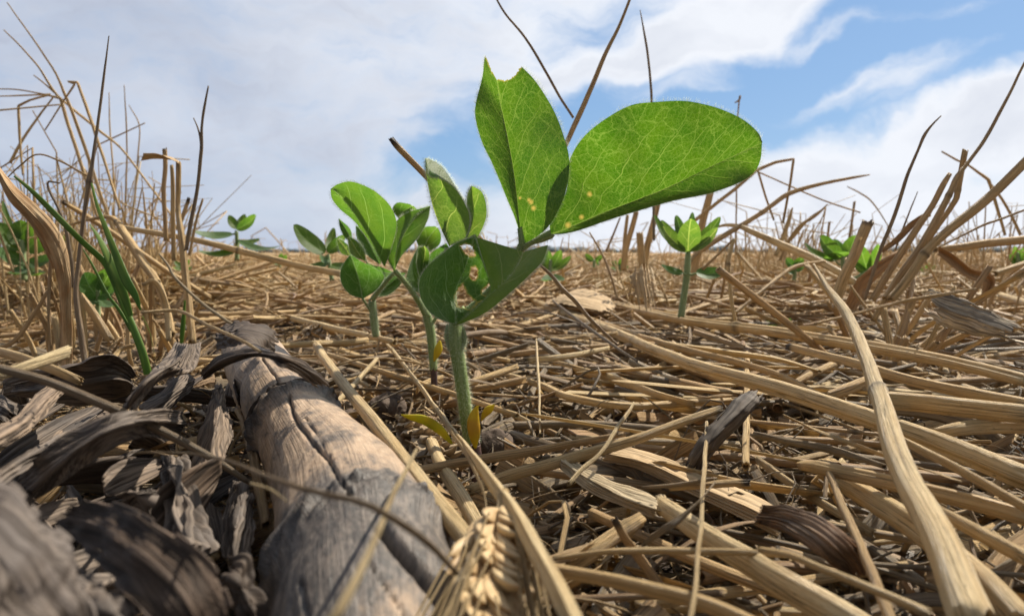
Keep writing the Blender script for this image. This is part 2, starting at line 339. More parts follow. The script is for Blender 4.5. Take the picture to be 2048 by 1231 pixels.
def mat_leaf(name, refl, trans, vein, under, nl=7.0, k=.55, retic=1.0, rough=.5, vs=1.0):
    """leaf blade: side veins from the midrib, a net of small veins, light coming through"""
    m, t = new_mat(name); (u, v, lx, ly), (_, _, spot, rnd) = attrs(t)
    off = t.m('MULTIPLY', rnd, 31.0)
    p2 = t.vec(t.m('ADD', lx, off), ly)
    wn = t.n('ShaderNodeTexNoise', {'Vector': p2, 'Scale': 6.0, 'Detail': 5.0, 'Roughness': .7})
    wv_ = t.n('ShaderNodeVectorMath', {0: t.n('ShaderNodeVectorMath', {0: wn.outputs['Color'], 1: (.5, .5, .5)}, operation='SUBTRACT').outputs[0], 3: .20}, operation='SCALE').outputs[0]
    pw = t.n('ShaderNodeVectorMath', {0: p2, 1: wv_}, operation='ADD').outputs[0]
    v1 = t.n('ShaderNodeTexVoronoi', {'Vector': pw, 'Scale': 2.7*vs}, feature='DISTANCE_TO_EDGE').outputs['Distance']
    v2 = t.n('ShaderNodeTexVoronoi', {'Vector': pw, 'Scale': 11.0*vs}, feature='DISTANCE_TO_EDGE').outputs['Distance']
    au = t.m('ABSOLUTE', u); alx = t.m('ABSOLUTE', lx)
    mid = t.ss(alx, .012, .040, .9, 0)
    q = t.m('SUBTRACT', ly, t.m('MULTIPLY', t.m('POWER', alx, .9), 1.25))
    q = t.m('ADD', q, t.m('MULTIPLY', t.m('SUBTRACT', t.noise(p2, 1.3, 2, .5), .5), .5))
    q = t.m('ADD', q, t.m('MULTIPLY', t.m('SIGN', u), .16))
    fr = t.m('ABSOLUTE', t.m('SUBTRACT', t.m('FRACT', t.m('MULTIPLY', q, 1.15*vs)), .5))
    lat = t.m('MULTIPLY', t.ss(fr, .010, .032, 1, 0), t.ss(au, .99, .5, 0, .9))
    r1 = t.m('MULTIPLY', t.ss(v1, .004, .034, 1, 0), .70*retic)
    r2 = t.m('MULTIPLY', t.ss(v2, .02, .11, 1, 0), .30*retic)
    vn = t.m('MAXIMUM', t.m('MAXIMUM', mid, lat), t.m('MAXIMUM', r1, r2))
    blot = t.noise(p2, 1.6, 3, .5)
    tc = t.mix(t.ss(blot, .3, .7), trans, tuple(x*y for x, y in zip(trans, (.62, .8, .8))))
    tc = t.mix(vn, tc, vein); tc = t.mix(spot, tc, (.66, .50, .10))
    rc = t.mix(t.m('MULTIPLY', vn, .6), refl, under); rc = t.mix(spot, rc, (.6, .5, .15))
    geo = t.n('ShaderNodeNewGeometry')
    bp = t.n('ShaderNodeBump', {'Strength': .5, 'Distance': .0004, 'Height': t.m('ADD', t.m('MULTIPLY', lat, 1.0), t.m('MULTIPLY', v2, .6))})
    p = t.n('ShaderNodeBsdfPrincipled', {'Base Color': rc, 'Roughness': rough, 'Specular IOR Level': .3, 'Sheen Weight': .25, 'Sheen Roughness': .4, 'Normal': bp.outputs[0]})
    tr = t.n('ShaderNodeBsdfTranslucent', {0: tc, 1: bp.outputs[0]})
    out(t, t.n('ShaderNodeMixShader', {0: k, 1: p.outputs[0], 2: tr.outputs[0]}).outputs[0]); return m
M_LEAF = mat_leaf('soybean_leaf', (.07, .11, .028), (.098, .225, .006), (.27, .42, .06), (.13, .18, .05), k=.54)
M_LEAFD = mat_leaf('dull_soybean_leaf', (.055, .105, .028), (.11, .26, .015), (.26, .44, .12), (.13, .22, .09), k=.42)
M_LEAFY = mat_leaf('young_soybean_leaf', (.12, .17, .065), (.17, .30, .025), (.5, .62, .12), (.3, .42, .2), retic=.5)
M_LEAFU = mat_leaf('soybean_leaf_underside', (.115, .165, .05), (.19, .34, .02), (.34, .44, .12), (.22, .28, .12), k=.5, retic=.5)
M_LEAFB = mat_leaf('distant_soybean_leaf', (.085, .13, .035), (.14, .27, .018), (.32, .5, .1), (.16, .30, .08), retic=.3)
def mat_plain(name, c1, c2, scale=300, rough=.6, transl=0.0, spec=.3, bump=.0002):
    m, t = new_mat(name); g_ = t.n('ShaderNodeTexCoord').outputs['Object']
    nz = t.noise(g_, scale, 5, .6); col = t.mix(t.ss(nz, .35, .65), c1, c2)
    bp = t.n('ShaderNodeBump', {'Strength': .6, 'Distance': bump, 'Height': nz})
    p = t.n('ShaderNodeBsdfPrincipled', {'Base Color': col, 'Roughness': rough, 'Specular IOR Level': spec, 'Normal': bp.outputs[0]})
    sh = p.outputs[0]
    if transl: sh = t.n('ShaderNodeMixShader', {0: transl, 1: sh, 2: t.n('ShaderNodeBsdfTranslucent', {0: col}).outputs[0]}).outputs[0]
    out(t, sh); return m
def mat_stem(name, c1, c2):
    m, t = new_mat(name); (c, s, l, rnd), _ = attrs(t)
    a = t.noise(t.vec(t.m('MULTIPLY', c, 2.2), t.m('MULTIPLY', s, 2.2), t.m('MULTIPLY', l, .7)), 1.5, 4, .6)
    b = t.noise(t.vec(c, s, t.m('MULTIPLY', l, 12.0)), 3.0, 3, .6)
    col = t.mix(t.ss(a, .35, .65), c1, c2); col = t.mix(t.ss(b, .6, .75, 0, .3), col, tuple(x*.5 for x in c1))
    p = t.n('ShaderNodeBsdfPrincipled', {'Base Color': col, 'Roughness': .5, 'Specular IOR Level': .3})
    out(t, t.n('ShaderNodeMixShader', {0: .15, 1: p.outputs[0], 2: t.n('ShaderNodeBsdfTranslucent', {0: col}).outputs[0]}).outputs[0]); return m
M_STEM = mat_stem('soybean_stem', (.17, .24, .075), (.27, .34, .14))
M_STEMB = mat_stem('pale_green_stem', (.20, .27, .11), (.30, .36, .19))
M_ROOT = mat_plain('hypocotyl', (.05, .03, .028), (.10, .055, .045), 700, .6)
M_HAIR = mat_plain('plant_hair', (.75, .8, .62), (.8, .84, .7), 300, .5, .55)
M_YEL = mat_plain('yellow_cotyledon', (.58, .46, .03), (.50, .30, .03), 140, .45, .35)
M_YELG = mat_plain('green_yellow_cotyledon', (.42, .48, .04), (.60, .50, .04), 160, .45, .35)
M_SOIL = mat_plain('soil_clod', (.055, .04, .03), (.12, .09, .07), 260, .9, 0, .15, .002)
M_GRAIN = mat_plain('wheat_chaff', (.58, .44, .25), (.46, .31, .16), 420, .5, .15)
M_GRAING = mat_plain('weathered_wheat_chaff', (.46, .35, .22), (.24, .18, .12), 380, .55, .12)
M_FARTREE = mat_plain('haze_blue_treeline', (.07, .10, .12), (.10, .135, .155), .4, .9)  # distance haze put into the tree colour as blue-grey
def mat_blade():
    m, t = new_mat('green_grass_blade'); (c, s, l, rnd), (tone, age, dk, _) = attrs(t)
    st = t.noise(t.vec(t.m('MULTIPLY', c, 9.0), t.m('MULTIPLY', s, 9.0), t.m('MULTIPLY', l, .3)), 1.5, 3, .6)
    b = t.noise(t.vec(c, s, t.m('ADD', l, t.m('MULTIPLY', rnd, 40.0))), .9, 3, .5)
    col = t.mix(t.ss(b, .4, .7), (.09, .17, .03), (.20, .28, .05)); col = t.mix(t.ss(st, .45, .7, 0, .5), col, (.04, .10, .02))
    col = t.mix(tone, col, (.45, .36, .16)); col = t.mix(dk, col, (.05, .03, .02))
    p = t.n('ShaderNodeBsdfPrincipled', {'Base Color': col, 'Roughness': .45, 'Specular IOR Level': .35})
    out(t, t.n('ShaderNodeMixShader', {0: .4, 1: p.outputs[0], 2: t.n('ShaderNodeBsdfTranslucent', {0: t.mix(.5, col, (.2, .4, .03))}).outputs[0]}).outputs[0]); return m
M_BLADE = mat_blade()
def mat_corn():
    m, t = new_mat('weathered_maize_stalk'); (c, s, l, grey), (_, _, dk, crack) = attrs(t)
    o = t.vec(t.m('MULTIPLY', c, 1.0), t.m('MULTIPLY', s, 1.0), t.m('MULTIPLY', l, .55))
    long_ = t.noise(t.vec(t.m('MULTIPLY', c, 22.0), t.m('MULTIPLY', s, 22.0), t.m('MULTIPLY', l, .5)), 1.0, 5, .65)
    gr = t.noise(o, 2.3, 8, .7, .4); mot = t.noise(o, 9.0, 5, .7)
    pale = t.mix(t.ss(mot, .35, .7), (.43, .315, .215), (.33, .225, .145))
    gm = t.ss(t.m('ADD', grey, t.m('MULTIPLY', t.m('SUBTRACT', gr, .5), 1.9)), .25, .75)
    gcol = t.mix(t.ss(mot, .4, .65), (.062, .054, .048), (.17, .14, .115))
    col = t.mix(gm, pale, gcol)
    col = t.mix(t.ss(long_, .5, .72, 0, .45), col, (.07, .05, .04))
    sm = t.noise(t.vec(t.m('MULTIPLY', c, 4.0), t.m('MULTIPLY', s, 4.0), t.m('MULTIPLY', l, 2.6)), 3.0, 5, .7)
    col = t.mix(t.ss(sm, .62, .7, 0, .7), col, (.05, .042, .038))
    col = t.mix(t.m('MULTIPLY', dk, .9), col, (.04, .034, .03))
    bp = t.n('ShaderNodeBump', {'Strength': .7, 'Distance': .0006, 'Height': t.m('ADD', t.m('MULTIPLY', long_, -.8), t.m('MULTIPLY', mot, .7))})
    p = t.n('ShaderNodeBsdfPrincipled', {'Base Color': col, 'Roughness': .5, 'Specular IOR Level': .35, 'Normal': bp.outputs[0]})
    out(t, p.outputs[0]); return m
M_CORN = mat_corn()
def mat_ground():
    m, t = new_mat('stubble_soil'); g_ = t.n('ShaderNodeNewGeometry').outputs['Position']
    s_ = t.n('ShaderNodeSeparateXYZ', {0: g_}).outputs; dist = t.m('SQRT', t.m('ADD', t.m('MULTIPLY', s_[0], s_[0]), t.m('MULTIPLY', s_[1], s_[1])))
    a = t.noise(g_, 140, 7, .7); b = t.noise(g_, 22, 5, .6)
    soil = t.mix(t.ss(a, .35, .7), (.035, .026, .020), (.105, .08, .06))
    far = t.mix(t.ss(t.noise(g_, 3.0, 8, .75), .35, .65), (.30, .20, .115), (.40, .29, .17))
    far = t.mix(t.ss(t.noise(t.n('ShaderNodeMapping', {0: g_, 'Scale': (.25, .05, 1)}).outputs[0], 1.0, 4, .6), .5, .62, 0, .5), far, (.16, .17, .07))
    col = t.mix(t.ss(dist, .7, 3.0), soil, far)
    bp = t.n('ShaderNodeBump', {'Strength': .9, 'Distance': .003, 'Height': t.m('ADD', a, b)})
    p = t.n('ShaderNodeBsdfPrincipled', {'Base Color': col, 'Roughness': .9, 'Specular IOR Level': .15, 'Normal': bp.outputs[0]})
    out(t, p.outputs[0]); return m
M_GROUND = mat_ground()
# ---------------- naming ----------------
def tag(o, label=None, cat=None, group=None, kind=None):
    for k, v in (('label', label), ('category', cat), ('group', group), ('kind', kind)):
        if v: o[k] = v
    return o
def empty(name, loc, label, cat, group=None):
    o = bpy.data.objects.new(name, None); COL.objects.link(o); o.location = loc; o.empty_display_size = .01; return tag(o, label, cat, group)
def under(parent, o):
    """parent while keeping the world-space mesh where it is"""
    o.parent = parent; o.matrix_parent_inverse = parent.matrix_basis.inverted(); return o
WID = []
def straw(label, txt, tone=.4, age=.15, name='straw_stalk', cat='straw', group='dry straw stalks lying on the field', mat=None, flat=None, roll=0., twist=0., nodes=(), ends=('cut', 'cut'), rib=.03, wob=.07, k=30, dkend=None, lin=False):
    if age < .6: tone *= .82; age *= .7
    if flat is None: flat = float(rng.choice([1., .85, .7, .55]))
    P, wd = parse(txt)
    for i in range(len(wd)):
        if wd[i] == 0: wd[i] = wd[i-1] if i else wd[1]
    L = np.linalg.norm(np.diff(P, axis=0), axis=1).sum(); n = int(min(120, max(14, L/0.0015)))
    C, r = smooth(P, n, wd/2, lin)
    s = np.linspace(0, 1, n)
    for a in range(3): C[:, a] += .0006*fbm(s*L*60+rng.random()*99, np.full(n, a*7.7), 3)*min(1, L*20)
    dk = np.zeros(n)
    if dkend is not None:
        e = s if dkend > 0 else 1-s; dk = np.clip((e-(1-abs(dkend)))/abs(dkend)*2, 0, 1)*.95
    mb = MB(); tube(mb, C, r, k=k, flat=flat, roll=roll, twist=twist, tone=tone, age=age, nodes=nodes, ends=ends, rib=rib, wob=wob, dk=dk, groove=rng.choice([0, .12, .22, .3]) if flat > .6 else .12)
    o = mb.build(name, mat or M_STRAW); WID.append((label[:40], round(wd.min()*1000, 1), round(wd.max()*1000, 1)))
    return tag(o, label, cat, group)
# ---------------- ground ----------------
def soil_z(x, y):
    d = np.hypot(x, y); f = 1/(1+(d/1.5)**2)
    return (fbm(x*45, y*45, 5, 11)*.010+fbm(x*9, y*9, 3, 12)*.008)*f-.001
def build_ground():
    na, nr = 760, 300
    th = np.linspace(0, 2*math.pi, na, endpoint=False); r = .012*(1500/.012)**(np.linspace(0, 1, nr)**1.25)
    X = np.outer(r, np.sin(th)); Y = np.outer(r, np.cos(th)); Z = soil_z(X, Y)
    mb = MB(); mb.add(np.stack([X, Y, Z], -1).reshape(-1, 3), q=grid_q(nr, na, True)[:, ::-1])
    c = MB(); 
    V = np.vstack([[0, 0, Z[0].mean()], np.stack([X[0], Y[0], Z[0]], -1)])
    mb.add(V, t=[[0, 1+(i+1) % na, 1+i] for i in range(na)])
    tag(mb.build('ground', M_GROUND), kind='structure')
build_ground()
# distant hedge line on the horizon
mb = MB()
for i in range(900):
    a = rng.uniform(-.85, .85); D = rng.uniform(560, 760); hgt = rng.uniform(2.4, 5.2)*(.6+.8*vnoise(a*23, 0, 5)); 
    if vnoise(a*9+4, 0, 8) < .22: continue
    th = np.arange(7)/7*2*math.pi; rows = []
    for (zf, rf) in ((-.1, .8), (.25, 1.1), (.6, .9), (.9, .5), (1.0, .1)):
        rows.append(np.stack([D*math.sin(a)+np.cos(th)*rf*hgt*1.5*(1+.4*(rng.random(7)-.5)), D*math.cos(a)+np.sin(th)*rf*hgt, np.full(7, zf*hgt)+rng.uniform(-.2, .2, 7)], 1))
    mb.add(np.vstack(rows), q=grid_q(5, 7, True))
tag(mb.build('distant_trees', M_FARTREE), kind='stuff')

# ---------------- maize stalk ----------------
def project(V):
    P = V-np.array([0, 0, H]); z = P[..., 1]*cp-P[..., 2]*spn
    return 1024+F*P[..., 0]/z, 615.5-F*(P[..., 1]*spn+P[..., 2]*cp)/z
def maize_stalk():
    P, wd = parse('500,700,d23.6,108 514,728,d21,120 552,790,d17.3,138 626,900,d13.2,194 694,1003,d10.7,276 728,1120,d8.9,345 748,1250,d7.6,395 765,1420,d6.6,420')
    n, k = 520, 200
    C, r = smooth(P, n, wd/2); T, _, _ = frames(C)
    up = np.array([0, 0, 1.]); N = up-T*(T@up)[:, None]; N /= np.linalg.norm(N, axis=1)[:, None]; B = np.cross(T, N)
    s = np.r_[0, np.cumsum(np.linalg.norm(np.diff(C, axis=0), axis=1))]
    pj = project(C+N*r[:, None]*.95)
    def s_at(y): return np.interp(y, pj[1], s)
    nodes = [s_at(712), s_at(776), s_at(978)]
    th = np.linspace(-math.pi, math.pi, k, endpoint=False)
    S2, TH = np.meshgrid(s, th, indexing='ij'); rad = np.repeat(r[:, None], k, 1)
    d = np.zeros_like(rad); grey = np.full_like(rad, .39)
    for j, s0 in enumerate(nodes):
        wav = .0012*(fbm(np.cos(TH)*2, np.sin(TH)*2+j*9, 4, 21)*2)
        q = S2-s0+wav
        rad = rad*(1+(.075, .11, .10)[j]*np.exp(-(q/(.0035, .0022, .003)[j])**2)-.05*np.exp(-((q-.0065)/.003)**2))
        line = np.exp(-(q/(.0007, .0016, .0022)[j])**2); d = np.maximum(d, (.5, .9, 1.0)[j]*line*np.clip(.55+fbm(np.cos(TH)*7+S2*300, S2*700+np.sin(TH)*7, 4, 22)*2.2, 0, 1))
        if j: grey = grey+(.0, .30, .55)[j]*np.exp(-((q-.001)/(.004, .004, .007)[j])**2)
    grey = grey+.56*np.clip((S2-nodes[2])/.004, 0, 1)-.30*np.clip((S2-nodes[2]-.008)/.01, 0, 1); rad = rad*(1+.02*np.clip((S2-nodes[2])/.003, 0, 1))
    flute = fbm(np.cos(TH)*9, np.sin(TH)*9+S2*8, 4, 31); rad = rad*(1+.02*flute+sum(.16*np.exp(-((S2-s0)/.0022)**2) for s0 in nodes[1:])*fbm(np.cos(TH)*9+S2*600, np.sin(TH)*9+S2*400, 4, 33)*2)+.0007*fbm(np.cos(TH)*2.2, np.sin(TH)*2.2+S2*90, 4, 32)
    V = C[:, None]+N[:, None]*(np.cos(TH)*rad)[..., None]-B[:, None]*(np.sin(TH)*rad)[..., None]
    PX, PY = project(V); front = (np.cos(TH) > -.35)
    cracks = [([(577, 792), (583, 820), (598, 850), (622, 882), (655, 915), (672, 948), (700, 985)], 3.2, .0014),
              ([(612, 835), (640, 880), (665, 918)], 1.6, .0006), ([(762, 1045), (790, 1085), (840, 1140), (880, 1190), (905, 1240)], 11, .0028),
              ([(735, 1120), (765, 1165), (800, 1215), (820, 1250)], 2.0, .0008), ([(523, 716), (545, 745), (560, 768)], 1.8, .0008), ([(600, 1165), (615, 1230)], 3, .001)]
    for poly, wp, dep in cracks:
        dd = seg_dist(PX+4*(vnoise(PX*.08, PY*.08, 41)-.5), PY, poly); c = np.exp(-(dd/wp)**2)*front
        rad = rad-dep*c; d = np.maximum(d, np.clip(c*1.5-.4, 0, .95))
    for (x, y, q) in ((690, 917, 5), (694, 924, 4), (686, 958, 6), (620, 940, 4)):
        d = np.maximum(d, np.clip(1.2-np.hypot(PX-x, PY-y)/q, 0, .9)*front)
    V = C[:, None]+N[:, None]*(np.cos(TH)*rad)[..., None]-B[:, None]*(np.sin(TH)*rad)[..., None]
    A = np.stack([np.cos(TH), np.sin(TH), S2*100, grey], -1); Bt = np.stack([TH*0, TH*0, np.clip(d, 0, 1), TH*0], -1)
    root = empty('maize_stalk', tuple(C[n//2]-np.array([0, 0, .012])), 'thick pale and grey maize stalk lying on the ground with dark joints and long cracks', 'maize stalk')
    mb = MB(); mb.add(V.reshape(-1, 3), q=grid_q(n, k, True), A=A.reshape(-1, 4), B=Bt.reshape(-1, 4))
    under(root, mb.build('stem', M_CORN))
    # ragged collars left where the leaf sheaths tore off at the joints
    for j, s0 in enumerate(nodes[1:2]):
        i0 = int(np.interp(s0, s, np.arange(n))); mb = MB(); kk = 180
        t2 = np.linspace(-2.2, 2.2, kk); rows = []; hts = .0002+(.0012, .0035)[j]*vnoise(t2*7, t2*0+j*5, 51)**1.6*(vnoise(t2*31, t2*0+j, 52)+.2)
        for f in np.linspace(0, 1, 8):
            rr = (r[i0]*1.055+.0005+.0007*f*vnoise(t2*9, t2*0+j, 53)); sh = (-.0008+hts*f*(1 if j else -1))
            ctr = C[i0][None]+T[i0][None]*sh[:, None] if np.ndim(sh) else C[i0]
            rows.append(ctr+N[i0]*(np.cos(t2)*rr)[:, None]-B[i0]*(np.sin(t2)*rr)[:, None])
        Ac = np.zeros((8*kk, 4)); Ac[:, 0] = np.tile(np.linspace(-1, 1, kk), 8); Ac[:, 1] = np.repeat(np.linspace(0, 1, 8), kk); Ac[:, 2] = np.tile(t2*1.0, 8); Ac[:, 3] = Ac[:, 1]*.5
        mb.add(np.vstack(rows), q=grid_q(8, kk, False), A=Ac, B=np.tile([.1, .8, 0, j*.4], (8*kk, 1)))
        o = under(root, mb.build('joint_collar', M_HUSKD)); o.modifiers.new('t', 'SOLIDIFY').thickness = .0003
maize_stalk()

M_HUSKP = mat_husk('pale_weathered_sheath', (.66, .55, .40), (.52, .43, .32), (.60, .44, .26), .7)
# ---------------- maize husks and leaf litter in front ----------------
def husk(label, L, M, Rr, tone=.2, mat=None, ribs=9, ribamp=.00022, ripple=.0008, bulge=0.0, fray=.03, name='maize_husk', cat='dry husk', group='dry maize husks heaped beside the stalk', n=110, m=26, th=.00013, **kw):
    mb = MB(); loft(mb, L, M, Rr, n=n, m=m, ripple=ripple, ribs=ribs, ribamp=ribamp, bulge=bulge, fray=fray, tone=tone, age=.7, **kw)
    o = mb.build(name, mat or M_HUSK); o.modifiers.new('t', 'SOLIDIFY').thickness = th
    return tag(o, label, cat, group)
husk('dark brown arched husk with a curled torn end behind the heap', '20,768,z3.5 90,752,z4.0 150,735,z4.2 190,718,z4.4 232,712,z4.4 262,728,z4.0 276,752,z3.6', '22,782,z3.4 90,775,z3.7 160,765,z3.8 215,757,z3.8 250,760,z3.6 268,770,z3.4', '25,790,z3.0 90,805,z2.8 160,812,z2.8 220,806,z2.8 255,795,z2.8 262,786,z3.0', mat=M_HUSK, bulge=-.002, ripple=.0008, fray=.04)
husk('grey brown twisted husk strip rising to a frayed end beside the maize stalk', '352,684,z4.2 330,712,z4.2 300,742,z4.2 270,778,z4.2 240,812,z4.0', '378,688,z4.5 362,712,z4.5 330,735,z4.6 290,765,z4.5 252,815,z4.1', '403,683,z4.2 398,715,z4.2 384,742,z4.2 320,762,z4.2 266,822,z3.9', bulge=.0015, ribs=12, ribamp=.00025, ripple=.0006, fray=.03, tone=.35)
husk('broad fan shaped grey husk arching over a dark hollow', '366,820,z3.4 310,814,z4.1 240,816,z4.3 160,845,z4.1 85,895,z3.8 20,970,z3.3', '372,845,z3.2 300,842,z4.1 225,858,z4.2 160,895,z4.0 100,945,z3.6 48,990,z3.2', '352,880,z3.0 290,873,z3.6 225,893,z3.7 168,928,z3.5 118,965,z3.3 62,1000,z3.1', ribs=15, ribamp=.00022, ripple=.0005, tone=.25, bulge=.0012, fray=.025)
husk('pale tan husk strip slanting up across the heap edge', '-30,870,z4.2 30,830,z4.1 70,790,z4.0 105,765,z3.9', '-30,890,z4.3 45,845,z4.2 85,805,z4.1 120,775,z4.0', '-30,915,z4.1 50,868,z4.0 98,822,z3.9 130,785,z3.8', tone=.7, ribs=6)
husk('narrow grey husk blade lying at the left edge of the heap', '-20,775,z3.6 10,790,z3.6 35,805,z3.4 50,812,z3.2', '-20,800,z3.6 10,815,z3.6 30,830,z3.4 48,835,z3.2', '-20,828,z3.4 5,840,z3.4 25,850,z3.2 40,850,z3.0', ribs=5)
husk('upright grey husk strip with deep ribs in the hollow of the heap', '316,905,z2.8 312,960,z2.9 314,1010,z2.8 330,1065,z2.7', '342,908,z3.1 352,960,z3.2 362,1015,z3.1 380,1090,z2.9', '366,914,z2.8 392,960,z2.9 425,1020,z2.8 436,1110,z2.6', ribs=8, ribamp=.0005, ripple=.002, bulge=.002, tone=.0, mat=M_HUSK)
husk('crumpled brown husk leaning on the side of the maize stalk', '436,765,z3.2 415,800,z3.2 402,850,z3.0 392,905,z2.8 385,960,z2.6', '440,770,z3.6 436,815,z3.5 430,860,z3.4 420,910,z3.1 408,965,z2.9', '440,765,z3.2 452,815,z3.1 464,850,z3.0 452,905,z2.8 432,970,z2.6', ripple=.0018, fray=.10, tone=.5)
husk('dark grey square ended husk scrap lower beside the stalk', '470,960,z2.3 448,1010,z2.2 436,1060,z2.1 440,1120,z2.0', '488,965,z2.5 480,1015,z2.5 470,1070,z2.4 470,1125,z2.2', '500,985,z2.2 503,1030,z2.2 502,1080,z2.1 498,1130,z2.0', ripple=.0015, tone=.0, fray=.08)
M_HUSKG = mat_husk('slate_maize_husk', (.13, .11, .10), (.19, .155, .13), (.24, .18, .13))
husk('large blurred grey husk filling the near corner', '-120,1000,z4.6 -20,950,z4.7 60,975,z4.6 130,1060,z4.3 180,1180,z3.9 200,1300,z3.5', '-150,1100,z4.45 -60,1080,z4.5 10,1110,z4.45 60,1170,z4.2 90,1240,z3.9 100,1330,z3.5', '-150,1260,z4.3 -90,1240,z4.35 -40,1250,z4.3 0,1290,z4.1 20,1330,z3.8 20,1400,z3.5', bulge=-.0003, ripple=.0022, ribs=21, ribamp=.00022, tone=.1, fray=.10, mat=M_HUSKG)
husk('large blurred brown husk with rounded end curving toward the lens', '118,1015,z3.7 200,995,z4.0 290,1030,z4.1 380,1085,z4.0 440,1150,z3.7 465,1260,z3.2', '122,1035,z3.6 190,1052,z3.9 262,1100,z3.95 335,1160,z3.8 385,1230,z3.55 405,1300,z3.1', '118,1055,z3.5 175,1110,z3.7 235,1165,z3.7 290,1225,z3.6 330,1290,z3.4 350,1350,z3.1', bulge=-.0003, ripple=.0020, ribs=21, ribamp=.00022, fray=.08, tone=.3, mat=mat_husk('brown_maize_husk', (.10, .07, .052), (.155, .115, .09), (.20, .135, .09)))
husk('frayed torn husk with toothed edge in front of the brown one', '110,1120,z3.6 160,1130,z3.7 220,1170,z3.7 270,1215,z3.6 310,1280,z3.4', '100,1150,z3.7 150,1170,z3.8 205,1205,z3.8 250,1250,z3.6 280,1310,z3.4', '80,1190,z3.4 130,1210,z3.5 180,1250,z3.5 215,1290,z3.4 240,1340,z3.2', fray=.25, ripple=.002, tone=.1)
husk('short frayed husk scrap standing in the dark hollow', '248,985,z3.2 262,978,z3.4 285,978,z3.4 305,985,z3.2', '250,1000,z3.1 265,992,z3.3 288,992,z3.3 303,1000,z3.1', '250,1030,z2.6 268,1022,z2.8 290,1020,z2.8 300,1026,z2.6', fray=.25, ripple=.002)
husk('flat grey husk piece tucked under the twisted strip', '372,742,z3.6 345,765,z3.5 310,785,z3.4 275,812,z3.3', '385,755,z3.6 355,780,z3.6 325,803,z3.5 288,828,z3.3', '388,775,z3.3 365,795,z3.3 338,818,z3.2 305,845,z3.1', tone=.3)
husk('slender ribbed husk strip ending under the fan shaped husk', '-20,945,z3.9 40,905,z3.8 100,878,z3.6 155,858,z3.5', '-20,962,z3.9 45,920,z3.8 105,890,z3.7 158,864,z3.5', '-20,985,z3.7 50,938,z3.6 110,902,z3.5 156,870,z3.4', ribs=5)
husk('low brown husk strip in the left heap under the fan', '0,1000,z3.2 40,950,z3.2 80,900,z3.1 120,860,z3.0', '25,1015,z3.3 65,965,z3.3 105,912,z3.2 140,870,z3.1', '60,1020,z3.1 95,975,z3.1 130,925,z3.0 160,880,z2.9', tone=.5, mat=M_HUSK)
husk('dark torn husk band arching across the top of the maize stalk', '398,745,z4.1 440,712,z4.6 500,698,z4.8 560,703,z4.9 610,722,z4.6 658,760,z4.0', '400,754,z4.1 440,725,z4.6 500,707,z4.8 560,714,z4.9 608,735,z4.6 655,772,z4.0', '402,762,z3.9 445,740,z4.4 505,716,z4.7 560,728,z4.8 600,750,z4.5 645,785,z3.9', mat=M_HUSKD, ribs=5, fray=.12, tone=.2)
husk('large pale weathered frayed sheath bundle below the right clump', '1843,574,d24 1880,580,d23.6 1930,598,d23 1985,628,d22.4 2060,668,d21.5', '1846,598,d23.6 1885,615,d23 1930,632,d22.5 1985,652,d21.8 2060,680,d21', '1850,622,d24 1890,648,d23.4 1930,662,d23 1985,675,d22.2 2060,695,d21.4', mat=M_HUSKP, ribs=16, ribamp=.0004, ripple=.0022, bulge=.0015, fray=.35, group='dry leaf sheaths among the straw', name='dry_leaf', cat='dry leaf')
husk('frayed bundle of pale sheath fibres hanging behind the straw pile', '1262,528,d31 1258,560,d30.6 1262,595,d30.3 1268,625,d30', '1282,524,d30.6 1284,560,d30.2 1290,592,d30 1292,628,d29.8', '1300,530,d31 1308,560,d30.6 1314,595,d30.3 1316,622,d30', mat=M_HUSKT, ribs=8, fray=.45, ripple=.001, group='dry leaf sheaths among the straw', name='dry_leaf', cat='dry leaf')
husk('grey husk flap covering the far end of the maize stalk', '432,656,z4.4 455,645,z4.6 485,641,z4.7 530,650,z4.6 552,672,z4.2', '430,670,z4.4 455,663,z4.7 488,660,z4.8 528,668,z4.7 553,690,z4.3', '432,702,z4.2 460,690,z4.6 490,684,z4.8 522,690,z4.7 548,708,z4.2', mat=M_HUSKD, tone=.3, fray=.12, ripple=.002, ribs=6)
husk('blackened husk lump at the bottom beside the maize stalk', '450,1120,z2.7 475,1125,z2.9 500,1150,z2.8 522,1200,z2.6 530,1260,z2.3', '445,1150,z2.7 470,1160,z2.9 490,1190,z2.8 505,1230,z2.6 510,1280,z2.3', '440,1190,z2.5 460,1205,z2.6 475,1230,z2.5 485,1260,z2.4 490,1300,z2.2', mat=M_HUSKD, ripple=.003, fray=.1)
husk('curled dark brown husk leaf with a rusty rounded tip among the straw', '1520,1010,z2.2 1580,1012,z2.5 1640,1035,z2.7 1690,1068,z2.6 1727,1105,z2.3 1728,1142,z1.9', '1515,1025,z2.0 1575,1035,z2.5 1630,1062,z2.7 1672,1095,z2.6 1702,1125,z2.2 1716,1150,z1.9', '1515,1042,z1.8 1570,1062,z2.2 1612,1090,z2.4 1650,1118,z2.3 1680,1142,z2.0 1700,1156,z1.8', mat=mat_husk('rusty_husk', (.30, .20, .13), (.20, .14, .10), (.34, .16, .06), .8), ribs=10, ribamp=.0003, group='dry leaf sheaths among the straw', name='dry_leaf', cat='dry leaf', bulge=.001, tone=.35)
